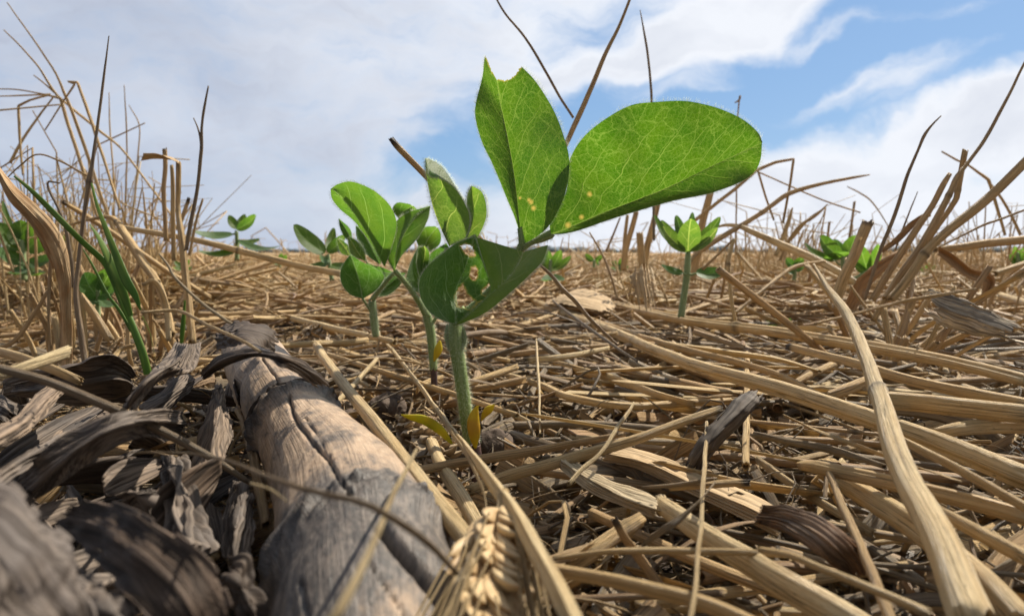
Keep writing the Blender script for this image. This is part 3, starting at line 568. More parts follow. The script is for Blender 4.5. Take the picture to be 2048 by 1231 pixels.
husk('pale flat ribbed leaf sheath with a serrated edge among the straw', '1128,905,z2.1 1195,945,z2.2 1260,975,z2.2 1330,1005,z2.1', '1122,922,z2.2 1185,962,z2.3 1250,995,z2.3 1322,1022,z2.2', '1115,930,z2.0 1172,980,z2.1 1240,1012,z2.1 1315,1040,z2.0', mat=mat_husk('pale_sheath_blade', (.62, .50, .32), (.54, .42, .26), (.60, .42, .22), .5), ribs=9, ribamp=.00025, ripple=.0008, tone=.2, fray=.06, group='dry leaf sheaths among the straw', name='dry_leaf', cat='dry leaf')
husk('wide tan leaf sheath with brown blotches running to the lower straw', '1215,890,z1.8 1300,905,z1.9 1400,945,z2.0 1500,985,z1.9 1580,1030,z1.7', '1205,905,z1.9 1290,925,z2.1 1390,968,z2.1 1490,1010,z2.0 1570,1050,z1.8', '1200,920,z1.7 1285,942,z1.8 1380,985,z1.9 1475,1030,z1.8 1555,1072,z1.6', mat=M_HUSKT, ribs=8, ribamp=.0002, ripple=.0008, group='dry leaf sheaths among the straw', name='dry_leaf', cat='dry leaf')
husk('burnt grey folded leaf end sticking up out of the straw', '1390,958,z1.7 1425,905,z2.2 1462,862,z2.6 1500,822,z3.0 1530,788,z3.2', '1378,950,z1.9 1412,895,z2.6 1452,850,z3.0 1490,812,z3.3 1520,782,z3.4', '1372,945,z1.7 1404,888,z2.3 1446,842,z2.7 1480,805,z3.0 1508,784,z3.2', mat=mat_husk('burnt_sheath', (.10, .075, .055), (.20, .17, .14), (.24, .16, .09)), ribs=4, ripple=.0016, fray=.15, group='dry leaf sheaths among the straw', name='dry_leaf', cat='dry leaf', bulge=-.001)
husk('wispy pale chaff husk lying on the straw under the folded leaf', '1170,575,z2.8 1190,585,z3.0 1215,595,z3.0 1238,618,z2.6', '1120,590,z2.8 1160,597,z3.1 1205,607,z3.0 1235,625,z2.6', '1080,605,z2.6 1140,612,z2.9 1190,622,z2.8 1232,632,z2.5', mat=M_HUSKT, ribs=10, ribamp=.0004, ripple=.002, bulge=.003, fray=.12, group='dry leaf sheaths among the straw', name='dry_leaf', cat='dry leaf')
husk('brown drooping leaf hanging from the right stubble clump', '1876,492,d34 1910,510,d34 1944,538,d34 1978,545,d34 1990,565,d34 1972,592,d34', '1875,500,d34.3 1905,519,d34.3 1940,547,d34.3 1970,556,d34.3 1980,568,d34.3 1968,592,d34.3', '1874,507,d34 1900,527,d34 1936,556,d34 1966,564,d34 1968,572,d34 1964,592,d34', mat=M_HUSKT, ribs=3, tone=.9, group='dry leaf sheaths among the straw', name='dry_leaf', cat='dry leaf')
husk('rust brown leaf ribbon twisting up from the base of the right clump', '1812,495,d31 1780,508,d30.6 1745,530,d30.3 1715,560,d30 1690,610,d30', '1815,502,d31 1788,518,d30.8 1755,540,d30.5 1722,572,d30.3 1698,618,d30', '1806,512,d31 1790,530,d31 1762,552,d30.7 1735,582,d30.5 1708,622,d30', mat=M_HUSKT, ribs=4, tone=.9, ripple=.002, group='dry leaf sheaths among the straw', name='dry_leaf', cat='dry leaf')
husk('thin folded brown leaf arching above the right clump', '1760,500,d32 1795,468,d32 1825,440,d32 1858,421,d32', '1762,503,d32.2 1798,474,d32.2 1828,445,d32.2 1862,426,d32.2', '1764,507,d32 1802,480,d32 1832,451,d32 1864,432,d32', mat=M_HUSKT, ribs=2, tone=.5, group='dry leaf sheaths among the straw', name='dry_leaf', cat='dry leaf')
husk('bent tan leaf sheath with orange streaks standing at the left edge', '-8,322,d20 30,370,d20.2 72,408,d20.6 112,452,d21 136,512,d21.5 144,600,d22 146,740,d23', '-8,335,d19.7 24,385,d20 62,425,d20.4 98,470,d20.8 122,525,d21.2 132,600,d21.8 134,742,d22.8', '-8,350,d20 16,398,d20.2 54,440,d20.6 84,488,d21 108,545,d21.5 118,610,d22 122,745,d23', mat=M_HUSKT, ribs=5, ripple=.0008, bulge=.0006, ribamp=.00006, tone=.4, fray=.02, group='dry leaf sheaths among the straw', name='dry_leaf', cat='dry leaf')
husk('torn split of the bent sheath at the left edge', '52,405,d20.4 60,440,d20.7 80,480,d21 108,530,d21.5', '55,412,d20.6 66,450,d20.9 86,492,d21.2 110,535,d21.5', '58,418,d20.4 72,455,d20.7 94,495,d21 112,538,d21.5', mat=M_HUSKT, ribs=2, tone=.9, group='dry leaf sheaths among the straw', name='dry_leaf', cat='dry leaf')
husk('papery flag of sheath bent off the broken upright stub', '362,330,d30 340,318,d29.6 312,308,d29.2 286,306,d29', '362,326,d30.2 340,314,d29.9 314,310,d29.5 284,314,d29.2', '360,324,d30.2 342,320,d30 316,318,d29.8 282,322,d29.6', mat=M_HUSKT, ribs=2, group='dry leaf sheaths among the straw', name='dry_leaf', cat='dry leaf', ripple=.0004, fray=.02)

# loose torn husk strips filling the heap on the left
for i in range(46):
    px, py = rng.uniform(-20, 500), rng.uniform(760, 1230)
    if px > 430 and py > 900: continue
    z = rng.uniform(.8, 2.6); P, t = pt(px, py, 'z%g' % z)
    if t < .06: continue
    L = rng.uniform(.015, .04); wd_ = rng.uniform(.002, .006); a = rng.uniform(.6, 2.2); d = np.array([math.cos(a), math.sin(a), rng.normal(0, .25)]); n0 = np.array([-math.sin(a), math.cos(a), 0]); rl = rng.normal(0, .5); n1 = n0*math.cos(rl)+np.array([0, 0, math.sin(rl)])
    n, m = 60, 10; s = np.linspace(-.5, .5, n); u = np.linspace(-1, 1, 2*m+1); ar = rng.uniform(-.1, .35); tw = rng.normal(0, .6)
    nz = np.cross(d, n1); ang = tw*s*2
    sv = n1*np.cos(ang)[:, None]+nz*np.sin(ang)[:, None]; hw = wd_*(1-.5*np.abs(s*2)**4)*(1+.25*fbm(s*6+i*7, s*0, 3, 81))
    V = P+d*(s*L)[:, None, None]+np.array([0, 0, 1.])*(ar*L*(.25-s*s))[:, None, None]+sv[:, None]*(u[None]*hw[:, None])[..., None]+nz*(.0002*np.cos(u*math.pi*6)+.0009*fbm(u[None]*1.2+i, s[:, None]*5, 2, 82)+.25*wd_*u[None]**2)[..., None]
    A = np.zeros((n, 2*m+1, 4)); A[..., 0] = u; A[..., 1] = (s+.5)[:, None]; A[..., 2] = u[None]*hw[:, None]*100; A[..., 3] = ((s+.5)*L*100)[:, None]
    B = np.zeros((n, 2*m+1, 4)); B[..., 0] = rng.uniform(0, .5); B[..., 3] = rng.random(); V[..., 2] = np.maximum(V[..., 2], .002)
    mb = MB(); mb.add(V.reshape(-1, 3), q=grid_q(n, 2*m+1, False), A=A.reshape(-1, 4), B=B.reshape(-1, 4)); o = mb.build('husk_scrap', M_HUSK if rng.random() < .7 else M_HUSKD); o.modifiers.new('t', 'SOLIDIFY').thickness = .0003
    tag(o, 'small torn husk scrap wedged low in the husk heap', 'dry husk', 'torn scraps low in the husk heap')
# ---------------- main seedling ----------------
def leaf_mesh(L, M, Rr, mat, parent, name='leaf', n=130, m=44, edge=700, face=400, **kw):
    mb = MB(); V, N = loft(mb, L, M, Rr, n=n, m=m, **kw); o = under(parent, mb.build(name, mat))
    hb = MB()
    for E, ins in ((V[:, 0], V[:, 2]), (V[:, -1], V[:, -3])):
        i = rng.integers(2, n-2, edge); D = E[i]-ins[i]; D /= np.linalg.norm(D, axis=1)[:, None]+1e-9
        hairs(hb, E[i], D+.45*rand_dirs(edge)+(E[i+1]-E[i])/np.linalg.norm(E[i+1]-E[i], axis=1)[:, None]*.5, .0012, .00004)
    i = rng.integers(2, n-2, face); D = N[i, m]*np.sign(rng.random(face)-.5)[:, None]
    hairs(hb, V[i, m], D+.6*rand_dirs(face), .0011, .000045)
    h = hb.build('hairs', M_HAIR); h['kind'] = 'stuff'; h.parent = o
    return o
def stem_part(txt, mat, parent, name='stem', k=24, hair=900, hl=.0011, wob=0):
    P, wd = parse(txt)
    for i in range(len(wd)):
        if wd[i] == 0: wd[i] = wd[i-1]
    L = np.linalg.norm(np.diff(P, axis=0), axis=1).sum(); n = int(min(90, max(16, L/.0012))); C, r = smooth(P, n, wd/2)
    mb = MB(); tube(mb, C, r, k=k, wob=wob, ends=('cut', 'cut')); o = under(parent, mb.build(name, mat))
    if hair:
        T, N, B = frames(C); f_ = rng.random(hair)*(n-1.001); i = f_.astype(int); w_ = (f_-i)[:, None]; a = rng.random(hair)*6.283
        D = N[i]*np.cos(a)[:, None]+B[i]*np.sin(a)[:, None]; hb = MB()
        hairs(hb, C[i]*(1-w_)+C[i+1]*w_+D*r[i][:, None]*.97, D+.35*rand_dirs(hair)-T[i]*.3, hl, .00005)
        h = hb.build('hairs', M_HAIR); h['kind'] = 'stuff'; h.parent = o
    return o
def blob_leaf(parent, txt, mat, name, flat=.4, k=20):
    """fleshy seed leaf: flattened spindle along a path"""
    P, wd = parse(txt); C, r = smooth(P, 40, wd/2); s = np.linspace(0, 1, 40)
    r = r*np.clip(np.sin(np.clip(s*.97+.03, 0, 1)*math.pi)**.45, .12, 1); mb = MB(); tube(mb, C, r, k=k, flat=flat, roll=.4, wob=.12, ends=('t', 't')); return under(parent, mb.build(name, mat))
base, _ = pt(960, 1010, 'd16.6')
main = empty('soybean_seedling', tuple(base), 'tall soybean seedling in the centre with two large backlit leaves, one bitten at its tip', 'seedling', 'soybean seedlings growing through the straw')
stem_part('944,888,d16.5,30 935,850,d16.5,26 928,800,d16.5,26 920,740,d16.5,27 912,690,d16.5,28 911,650,d16.6,27 918,615,d16.8,24', M_STEM, main, hair=2300, hl=.0011)
stem_part('966,1040,d16.2,30 962,1000,d16.3,30 955,950,d16.4,27 948,905,d16.5,29 944,884,d16.5,31', M_ROOT, main, 'hypocotyl', hair=0, wob=.12)
stem_part('912,640,d16.9,20 950,610,d17,17 1000,560,d17.1,15 1030,515,d17.1,14 1045,488,d17.1,17', M_STEM, main, 'petiole', hair=700)
stem_part('1044,494,d17.1,18 1062,483,d17.05,15 1082,477,d17,16 1102,468,d17,18', M_STEM, main, 'petiolule', hair=500)
stem_part('1044,496,d17.1,15 1044,480,d17.05,14 1040,455,d17.1,11', M_STEM, main, 'petiolule', hair=200)
stem_part('908,640,d17,17 903,560,d17.1,16 898,500,d17.2,18', M_STEMB, main, 'petiole', hair=500)
# small stipules flanking the stem top
for q in ('895,648,d16.7,3 893,672,d16.6,9 898,702,d16.5,2', '925,650,d16.6,3 929,676,d16.5,9 924,706,d16.4,2'):
    P, wd = parse(q); C, r = smooth(P, 16, wd/2); mb = MB(); tube(mb, C, r, k=10, flat=.5, ends=('t', 't')); o = under(main, mb.build('stipule', M_STEMB))
    hb = MB(); i = rng.integers(0, 16, 260); D = rand_dirs(260); hairs(hb, C[i]+D*r[i][:, None], D, .0012, .00005); h = hb.build('hairs', M_HAIR); h.parent = o; h['kind'] = 'stuff'
leaf_mesh('1044,487,d17.1 1032,440,d17.2 1011,390,d17.3 987,332,d17.4 964,284,d17.5 951,236,d17.5 952,205,d17.5 963,160,d17.7 966,130,d17.6 969,110,d17.6',
          '1044,487,d17.1 1037,420,d17.2 1028,346,d17.4 1016,277,d17.5 1003,215,d17.5 997,180,d17.4 994,160,d17.3',
          '1046,487,d17 1070,473,d16.6 1096,452,d16.3 1120,412,d16.0 1134,372,d15.9 1139,323,d15.9 1130,280,d16.1 1107,220,d16.6 1073,165,d16.9 1043,133,d17.1', M_LEAF, main, n=180, m=60, edge=650, ripple=.0006, bulge=.0006,
          holes=[[(971,108),(977,128),(986,146),(995,158),(1008,162),(1021,158),(1033,148),(1041,134),(1046,120),(1020,90),(980,90)], [(955,90),(955,150),(962,143),(967,104)]], spots=((1062,404,5),(1067,416,5),(1058,400,4),(1040,396,3)))['label'] = 'upright leaf with a folded side and a bite taken out of its tip'
leaf_mesh('1100,469,d17 1130,467,d17.1 1171,457,d17.1 1262,424,d17.15 1340,402,d17.25 1418,386,d17.35 1475,366,d17.4 1509,345,d17.6 1522,318,d17.5 1525,284,d17.4',
          '1100,469,d17 1130,458,d17.1 1210,424,d17.3 1270,401,d17.45 1335,375,d17.5 1421,333,d17.5 1480,305,d17.45 1525,284,d17.4',
          '1100,469,d17 1101,440,d17 1119,412,d16.95 1134,375,d16.85 1139,322,d16.7 1166,276,d16.4 1210,240,d16 1262,211,d16 1314,204,d16 1366,202,d16.1 1405,208,d16.3 1444,219,d16.5 1486,239,d16.8 1515,264,d17.1 1525,284,d17.4', M_LEAF, main, n=200, m=64, edge=650, ripple=.0007, bulge=.0004, bulge2=-.0015,
          spots=((1179,388,5),(1163,434,5),(1136,450,6),(1181,390,3)))['label'] = 'large oval leaf with a bright net of veins'
HC = [[(926,567),(935,588),(952,603),(941,619),(914,612),(910,590),(918,575)], [(940,545),(943,534),(950,532),(955,540),(955,552),(951,560),(945,560),(940,554)],
      [(920,491),(932,487),(945,492),(950,512),(940,513),(931,507)], [(963,581),(978,567),(985,575),(984,588),(974,592),(965,588)], [(955,605),(948,617),(962,620),(975,608),(968,600)]]
leaf_mesh('913,650,d16 894,642,d15.6 869,627,d15.3 848,601,d15.1 839,577,d15 839,556,d15 847,537,d15.1 862,520,d15.3 892,497,d15.7 917,483,d16 951,470,d16.4',
          '913,650,d16 911,628,d16.2 908,600,d16.4 914,570,d16.5 926,541,d16.6 938,508,d16.6 951,470,d16.4',
          '913,650,d16 934,634,d16.1 957,618,d16.2 982,600,d16.3 992,585,d16.4 986,556,d16.5 978,525,d16.5 965,490,d16.5 951,470,d16.4', M_LEAFD, main, n=230, m=100, edge=900, holes=HC, ripple=.001, bulge=-.0012)['label'] = 'rounded dark green lower leaf eaten through with holes'
leaf_mesh('913,650,d16 940,628,d16.1 972,603,d16.15 985,580,d16.2 975,545,d16.2 962,505,d16.2 953,474,d16.2',
          '913,650,d15.9 951,619,d15.7 1000,577,d15.5 1028,545,d15.5 1040,522,d15.6 1046,503,d15.7',
          '913,650,d15.9 930,645,d15.7 968,627,d15.3 1010,592,d15.1 1059,550,d15.1 1085,522,d15.2 1097,490,d15.4', M_LEAFU, main, n=120, m=50, edge=1000, ripple=.0005, bulge=.0009, bulge2=.0012)['label'] = 'folded lower leaf with pale hairy underside'
leaf_mesh('898,492,d17.2 925,462,d17.6 934,420,d17.9 913,377,d18 884,334,d18 851,315,d17.8', '898,492,d17 878,448,d17 862,400,d17 852,345,d17.3 851,315,d17.8', '898,492,d16.9 930,475,d16.7 938,430,d16.6 914,382,d16.5 885,357,d16.5 862,352,d16.8 853,335,d17.2', M_LEAFY, main, n=90, m=34, edge=1500, face=900, bulge2=-.001)['label'] = 'folded young leaf with a silvery hairy back'
leaf_mesh('902,492,d17.6 925,485,d17.5 935,445,d17.4 934,395,d17.4 943,371,d17.5', '905,492,d17.9 930,470,d18 946,425,d18 943,371,d17.8', '910,492,d17.8 950,478,d17.7 971,440,d17.6 972,408,d17.6 963,383,d17.6 943,371,d17.6', M_LEAFY, main, n=80, m=30, edge=900, bulge=.0008)['label'] = 'small young leaf standing behind the folded one'
blob_leaf(main, '802,829,d16.2,6 822,834,d16.2,17 850,840,d16.2,22 878,858,d16.3,22 905,888,d16.4,16', M_YELG, 'cotyledon', flat=.5)['label'] = 'green and yellow spent seed leaf'
blob_leaf(main, '951,896,d16.2,12 949,870,d16.1,24 947,840,d16.1,26 952,818,d16.1,18 958,810,d16.1,8', M_YEL, 'cotyledon', flat=.4)['label'] = 'orange yellow shrivelled seed leaf'
blob_leaf(main, '962,842,d16.1,6 970,828,d16.1,16 980,817,d16.1,20 990,808,d16.1,6', M_YEL, 'cotyledon', flat=.4)

# ---------------- second seedling just behind ----------------
b2, _ = pt(868, 772, 'd22')
sec = empty('soybean_seedling', tuple(b2), 'soybean seedling right behind the tall one with two big rounded bright leaves raised left', 'seedling', 'soybean seedlings growing through the straw')
stem_part('867,738,d22,15 864,690,d22,17 860,655,d22,18 853,628,d22,17', M_STEM, sec, hair=1100)
stem_part('869,775,d22,13 867,735,d22,14', M_ROOT, sec, 'hypocotyl', hair=0)
stem_part('856,635,d22,16 838,603,d21.8,12 812,566,d21.5,10 789,541,d21.3,10', M_STEM, sec, 'petiole', hair=800)
stem_part('862,650,d22,7 872,635,d22,6 880,622,d22,5', M_STEM, sec, 'petiole', hair=100)
leaf_mesh('768,532,d21.2 745,491,d21.4 711,445,d21.5 680,418,d21.5 664,397,d21.3 661,378,d21.1', '768,532,d21.2 744,485,d21.1 717,440,d21.05 690,403,d21 668,380,d21 661,378,d21', '770,532,d21.2 781,500,d20.9 793,452,d20.5 784,418,d20.3 762,392,d20.3 735,374,d20.4 702,363,d20.6 676,368,d20.9 661,378,d21.1', M_LEAFB, sec, n=90, m=34, edge=500, bulge=-.001, bulge2=-.0015)
leaf_mesh('787,541,d21.3 774,512,d21.5 776,475,d21.7 790,445,d21.8 818,425,d21.7 861,411,d21.4', '787,541,d21.3 795,498,d21.35 812,462,d21.4 836,430,d21.4 861,411,d21.4', '789,541,d21.3 803,512,d21.1 835,476,d20.9 855,440,d21.0 861,411,d21.4', M_LEAFB, sec, n=90, m=30, edge=500, bulge=-.0008)
leaf_mesh('842,588,d22 820,575,d21.8 812,560,d21.8 822,522,d21.8 838,490,d22', '842,588,d22 838,560,d22.4 835,525,d22.5 838,490,d22', '842,588,d22 848,560,d22.3 845,520,d22.4 838,490,d22', M_LEAFD, sec, n=50, m=16, edge=300)
leaf_mesh('842,560,d22 834,530,d21.8 836,500,d21.8 848,492,d22', '843,560,d22 846,530,d22.2 850,505,d22.2 848,492,d22', '845,560,d22 856,530,d22 858,505,d22 850,492,d22', M_LEAFY, sec, n=40, m=14, edge=300)
leaf_mesh('846,545,d22.4 850,520,d22.3 870,500,d22.2 893,486,d22', '848,550,d22.4 862,530,d22.5 880,508,d22.4 898,494,d22.2', '850,556,d22.3 872,545,d22.1 890,520,d22.1 900,500,d22.2', M_LEAFD, sec, n=50, m=16, edge=300)
blob_leaf(sec, '868,722,d21.8,8 876,700,d21.8,17 880,680,d21.8,12', M_YEL, 'cotyledon', flat=.5)
# ---------------- third seedling ----------------
b3, _ = pt(750, 668, 'd25')
thd = empty('soybean_seedling', tuple(b3), 'leafy soybean seedling left of centre with an oval shaded leaf in front', 'seedling', 'soybean seedlings growing through the straw')
stem_part('752,672,d25,13 748,640,d25,15 744,600,d25,15', M_STEMB, thd, hair=700)
stem_part('744,600,d25,11 762,575,d24.8,9 788,545,d24.5,8', M_STEMB, thd, 'petiole', hair=300)
stem_part('747,628,d25,6 735,612,d24.8,5 725,596,d24.4,5', M_STEMB, thd, 'petiole', hair=100)
leaf_mesh('725,597,d24.2 700,588,d23.9 683,566,d23.8 681,540,d23.9 690,522,d24 701,508,d24.2', '725,597,d24.2 720,570,d24.5 712,540,d24.6 701,508,d24.2', '726,597,d24.2 752,580,d24 768,553,d24 748,535,d24 722,522,d24.1 701,508,d24.2', M_LEAFD, thd, n=70, m=26, edge=350, bulge=-.001)
leaf_mesh('757,527,d25.5 735,510,d25.4 715,480,d25.4 711,451,d25.5', '759,527,d25.7 745,500,d25.9 730,470,d26 711,451,d25.7', '762,527,d25.5 760,500,d25.6 738,462,d25.7 711,451,d25.6', M_LEAFD, thd, n=40, m=14, edge=200)
leaf_mesh('726,520,d25.5 704,510,d25.2 697,490,d25.2 696,474,d25.3', '728,521,d25.6 716,505,d25.5 706,488,d25.5 696,474,d25.3', '731,521,d25.5 728,500,d25.4 712,480,d25.4 696,474,d25.3', M_LEAFY, thd, n=40, m=14, edge=300)
leaf_mesh('698,512,d26 682,505,d26 676,488,d26 675,476,d26', '700,512,d26 690,495,d26 675,476,d26', '703,510,d26 696,490,d26 675,476,d26', M_LEAFY, thd, n=30, m=10, edge=150)
leaf_mesh('704,484,d27 690,475,d27 680,455,d27 677,436,d27', '704,484,d27 694,462,d27.3 677,436,d27', '705,484,d27 700,458,d27 677,436,d27', M_LEAFD, thd, n=30, m=10, edge=150)
leaf_mesh('788,545,d25 765,535,d25.4 735,525,d25.8 722,500,d26', '788,546,d25 765,545,d25.5 745,540,d25.9 722,500,d26', '788,548,d25 768,560,d25.4 745,550,d25.8 722,500,d26', M_LEAFD, thd, n=40, m=12, edge=100)
leaf_mesh('746,592,d25 775,590,d25.2 800,570,d25.5 812,545,d25.8', '746,592,d25 770,575,d25.6 795,555,d25.9 812,545,d25.8', '746,590,d25 765,565,d25.3 790,548,d25.6 812,545,d25.8', M_LEAFD, thd, n=40, m=12, edge=100)
leaf_mesh('800,440,d29 785,420,d29 795,405,d29 820,408,d29', '800,450,d29 805,425,d29.4 820,415,d29.4 825,412,d29', '815,450,d29 832,435,d29 835,422,d29 828,412,d29', M_LEAFB, thd, n=30, m=12, edge=60)
leaf_mesh('840,500,d29 832,475,d29 845,455,d29 870,452,d29', '845,505,d29 855,480,d29.4 865,465,d29.4 874,455,d29', '855,505,d29 878,490,d29 882,470,d29 876,455,d29', M_LEAFB, thd, n=30, m=12, edge=60)
# ---------------- other seedlings ----------------
def blade(mb, P0, P1, wdt, roll, fold=.25, arch=.12, n=26, m=8, shape=.8, tip=1.0):
    """ovate leaf from P0 (base) to P1 (tip); roll turns it about its own length"""
    T = P1-P0; L = np.linalg.norm(T); T = T/L; view = (P0+P1)/2-np.array([0, 0, H]); view /= np.linalg.norm(view)
    sd = np.cross(view, T); sd /= np.linalg.norm(sd)+1e-9; nm = np.cross(T, sd)
    a = sd*math.cos(roll)+nm*math.sin(roll); b = np.cross(T, a)
    v = np.linspace(0, 1, n); u = np.linspace(-1, 1, 2*m+1)
    hw = wdt/2*(np.sin(np.clip(v, 0, 1)**shape*math.pi)**.55)
    V = P0+T*(v*L)[:, None, None]+b*(arch*L*np.sin(v*math.pi))[:, None, None]+a*(u[None, :, None]*hw[:, None, None])+b*(-fold*hw[:, None]*np.abs(u)[None])[..., None]
    V = V+b*(.05*wdt*fbm(u[None]*1.5+v[:, None]*3+P0[0]*99, v[:, None]*3+u[None]*0, 3, 61))[..., None]
    A = np.zeros((n, 2*m+1, 4)); A[..., 0] = u; A[..., 1] = v[:, None]; A[..., 2] = u[None]*hw[:, None]*100; A[..., 3] = v[:, None]*L*100
    B = np.zeros((n, 2*m+1, 4)); B[..., 3] = rng.random()
    mb.add(V.reshape(-1, 3), q=grid_q(n, 2*m+1, False), A=A.reshape(-1, 4), B=B.reshape(-1, 4)); return V
def seedling(label, stem, leaves, mat=None, hair=150, smat=None, group='soybean seedlings growing through the straw'):
    P, _ = parse(stem); root = empty('soybean_seedling', tuple(P[0]), label, 'seedling', group)
    stem_part(stem, smat or M_STEMB, root, hair=hair, k=10)
    top = P[-1]
    for (bx, by, bd, tx, ty, td, wpx, roll, *o) in leaves:
        p0, t0 = pt(bx, by, 'd%g' % bd); p1, t1 = pt(tx, ty, 'd%g' % td); mb = MB(); blade(mb, p0, p1, wpx*(t0+t1)/2/F, roll); under(root, mb.build('leaf', o[0] if o else (mat or M_LEAFB)))
        if np.linalg.norm(p0-top) > .004:
            j = np.argmin(np.linalg.norm(P-p0, axis=1)); mb = MB(); mid = (P[j]+p0)/2-np.array([0, 0, .001])
            tube(mb, smooth([P[j], mid, p0], 10), .0006*max(1, t0/.4), k=6, ends=('t', 't')); under(root, mb.build('petiole', smat or M_STEMB))
seedling('soybean seedling with a cupped rosette of bright leaves under the big oval leaf', '1362,634,d36,14 1368,590,d36,13 1374,545,d36,13 1376,505,d36,11',
  [(1376,505,36,1382,437,34.5,46,.15,M_LEAFY), (1372,500,36,1326,452,34.6,30,.5,M_LEAFY), (1368,500,36,1308,430,35.5,28,.9), (1374,495,36,1322,440,36.5,24,.6), (1380,498,36,1441,433,36,30,-.6), (1384,500,36,1436,455,35,24,-.5,M_LEAFY),
   (1376,490,36.5,1352,430,37.5,24,.3,M_LEAFD), (1380,480,37,1385,424,38,18,0,M_LEAFD), (1392,546,35.5,1454,541,35.2,32,-.7,M_LEAFD), (1366,545,35.5,1322,530,35,22,.9,M_LEAFD)], hair=700)
seedling('pale bright soybean seedling behind the grey cut stub on the right', '1690,560,d46,10 1686,530,d46,9 1684,505,d46,8',
  [(1684,515,46,1640,472,45,34,.5), (1670,520,46,1608,486,45,22,.9), (1690,515,46,1712,470,46,34,-.3), (1686,512,46,1668,478,47,26,.3,M_LEAFD), (1645,520,46,1700,505,45,20,.8), (1735,540,47,1722,492,46,26,.2), (1740,540,47,1758,488,46,22,-.4), (1735,545,47,1706,520,46,20,.8), (1738,545,47,1765,520,46,20,-.9)])
seedling('small soybean seedling at the right edge of the field beyond the clump', '2038,545,d75,8 2036,520,d75,7 2034,505,d75,6', [(2036,530,75,2030,492,75,14,.2), (2036,530,75,2046,495,75,14,-.3), (2036,530,75,2018,508,75,12,.7), (2036,535,75,2058,505,75,12,-.6)], hair=0)
seedling('tiny rosette seedling half hidden under the long straw bundle', '1556,668,d40,8 1556,655,d40,7', [(1556,662,40,1534,634,40,18,.4), (1556,660,40,1558,630,41,20,.1), (1558,662,40,1582,636,40.5,16,-.3), (1554,664,39,1545,652,38,20,.9,M_LEAFY), (1560,666,39,1592,655,38.6,16,-.8,M_LEAFY), (1550,666,39,1520,655,39,14,.9)], hair=100)
seedling('bushy soybean plant at the far left behind the bent sheath', '48,560,d50,14 46,520,d50,12 44,480,d50,10', [(48,500,50,-5,446,49,46,.5), (48,495,50,40,440,50,50,.1), (50,500,50,96,455,50,52,-.4), (45,520,50,-10,500,48,40,.8,M_LEAFD), (52,525,50,110,510,49,34,-.9,M_LEAFD), (50,530,50,20,545,47,30,1.0,M_LEAFD), (52,535,50,85,545,48,34,-1.0), (40,500,51,5,400,52,16,.3)])
seedling('dark broad leaved soybean seedling shaded behind the green grass blades', '196,640,d34,10 196,600,d34,9 196,580,d34,8', [(196,596,34,168,545,33,46,.4,M_LEAFD), (198,580,34,222,538,34,40,-.3), (196,590,34,236,572,33,34,-.9,M_LEAFD), (196,600,34,160,600,33,30,1.0,M_LEAFD), (200,600,34,235,610,33,26,-1.0,M_LEAFD)])
seedling('soybean seedling with flat spreading leaves on the horizon left of the centre cluster', '474,520,d58,9 474,490,d58,8 473,462,d58,7', [(474,458,58,512,430,57,24,-.6), (474,458,58,458,430,58,20,.4), (474,460,58,490,428,59,18,-.2), (466,468,57,384,462,55,26,1.0,M_LEAFD), (474,480,57,560,492,55,22,-1.1,M_LEAFD), (474,485,57,520,478,58,20,-1.0), (474,495,57,425,488,55,20,1.1), (474,500,57,395,502,54,22,1.0)])
seedling('soybean seedling with one wide drooping leaf left of the leafy cluster', '664,560,d40,9 660,535,d40,8 655,508,d40,8', [(650,506,40,587,449,39,40,.6), (655,505,40,690,470,40,26,-.5), (658,505,40,668,455,41,20,.1), (656,525,40,606,535,39,26,1.0,M_LEAFD), (660,520,40,640,512,38,16,.6,M_LEAFD), (660,530,40,702,528,39,26,-1.0)])
seedling('low soybean seedling seen just right of the folded lower leaf', '1100,560,d48,8 1100,540,d48,7 1102,520,d48,6', [(1100,540,48,1080,505,48,24,.4), (1104,535,48,1122,500,48,22,-.3), (1104,540,48,1142,512,48,22,-.8), (1100,548,47,1086,560,45,24,.9,M_LEAFD), (1104,550,47,1128,560,46,22,-.9,M_LEAFD), (1098,530,49,1096,500,49,16,0)], hair=0)
seedling('little far seedling in the gap between the low one and the upright stubs', '1188,535,d70,6 1188,520,d70,5', [(1186,522,70,1170,508,70,13,.4), (1190,522,70,1206,510,70,12,-.4), (1192,524,70,1196,528,68,12,.9)], hair=0)
seedling('dark wilted seedling in the straw left of the pale bright one', '1588,560,d50,8 1590,545,d50,7 1590,530,d50,7', [(1590,535,50,1572,516,50,18,.4,M_LEAFD), (1590,532,50,1606,515,50,18,-.3), (1592,540,50,1612,530,49,16,-.9,M_LEAFD), (1588,542,50,1570,540,49,16,.9,M_LEAFD)], hair=0)
for i, (x, y, dd, lb) in enumerate(((365, 530, 60, 'small green seedling in straw behind the orange stub'), (1855, 540, 110, 'far seedling dot low in the right field beneath the clump straws'), (740, 500, 80, 'far seedling glimpsed through the centre cluster'), (905, 515, 90, 'distant seedling showing between tall seedling stem and cluster'), (1240, 530, 85, 'distant seedling between the upright stubs'), (560, 520, 95, 'distant seedling on the plain left of centre'), (120, 480, 80, 'distant seedling among the left stubble'))):
    seedling(lb, f'{x},{y+14},d{dd},5 {x},{y},d{dd},4', [(x, y+5, dd, x-16, y-8, dd, 13, .5), (x, y+4, dd, x+14, y-10, dd, 12, -.4), (x, y+5, dd, x+3, y-14, dd, 11, .1), (x, y+6, dd, x+18, y+2, dd-2, 10, -.9), (x, y+6, dd, x-18, y+3, dd-2, 10, .9)], hair=0)

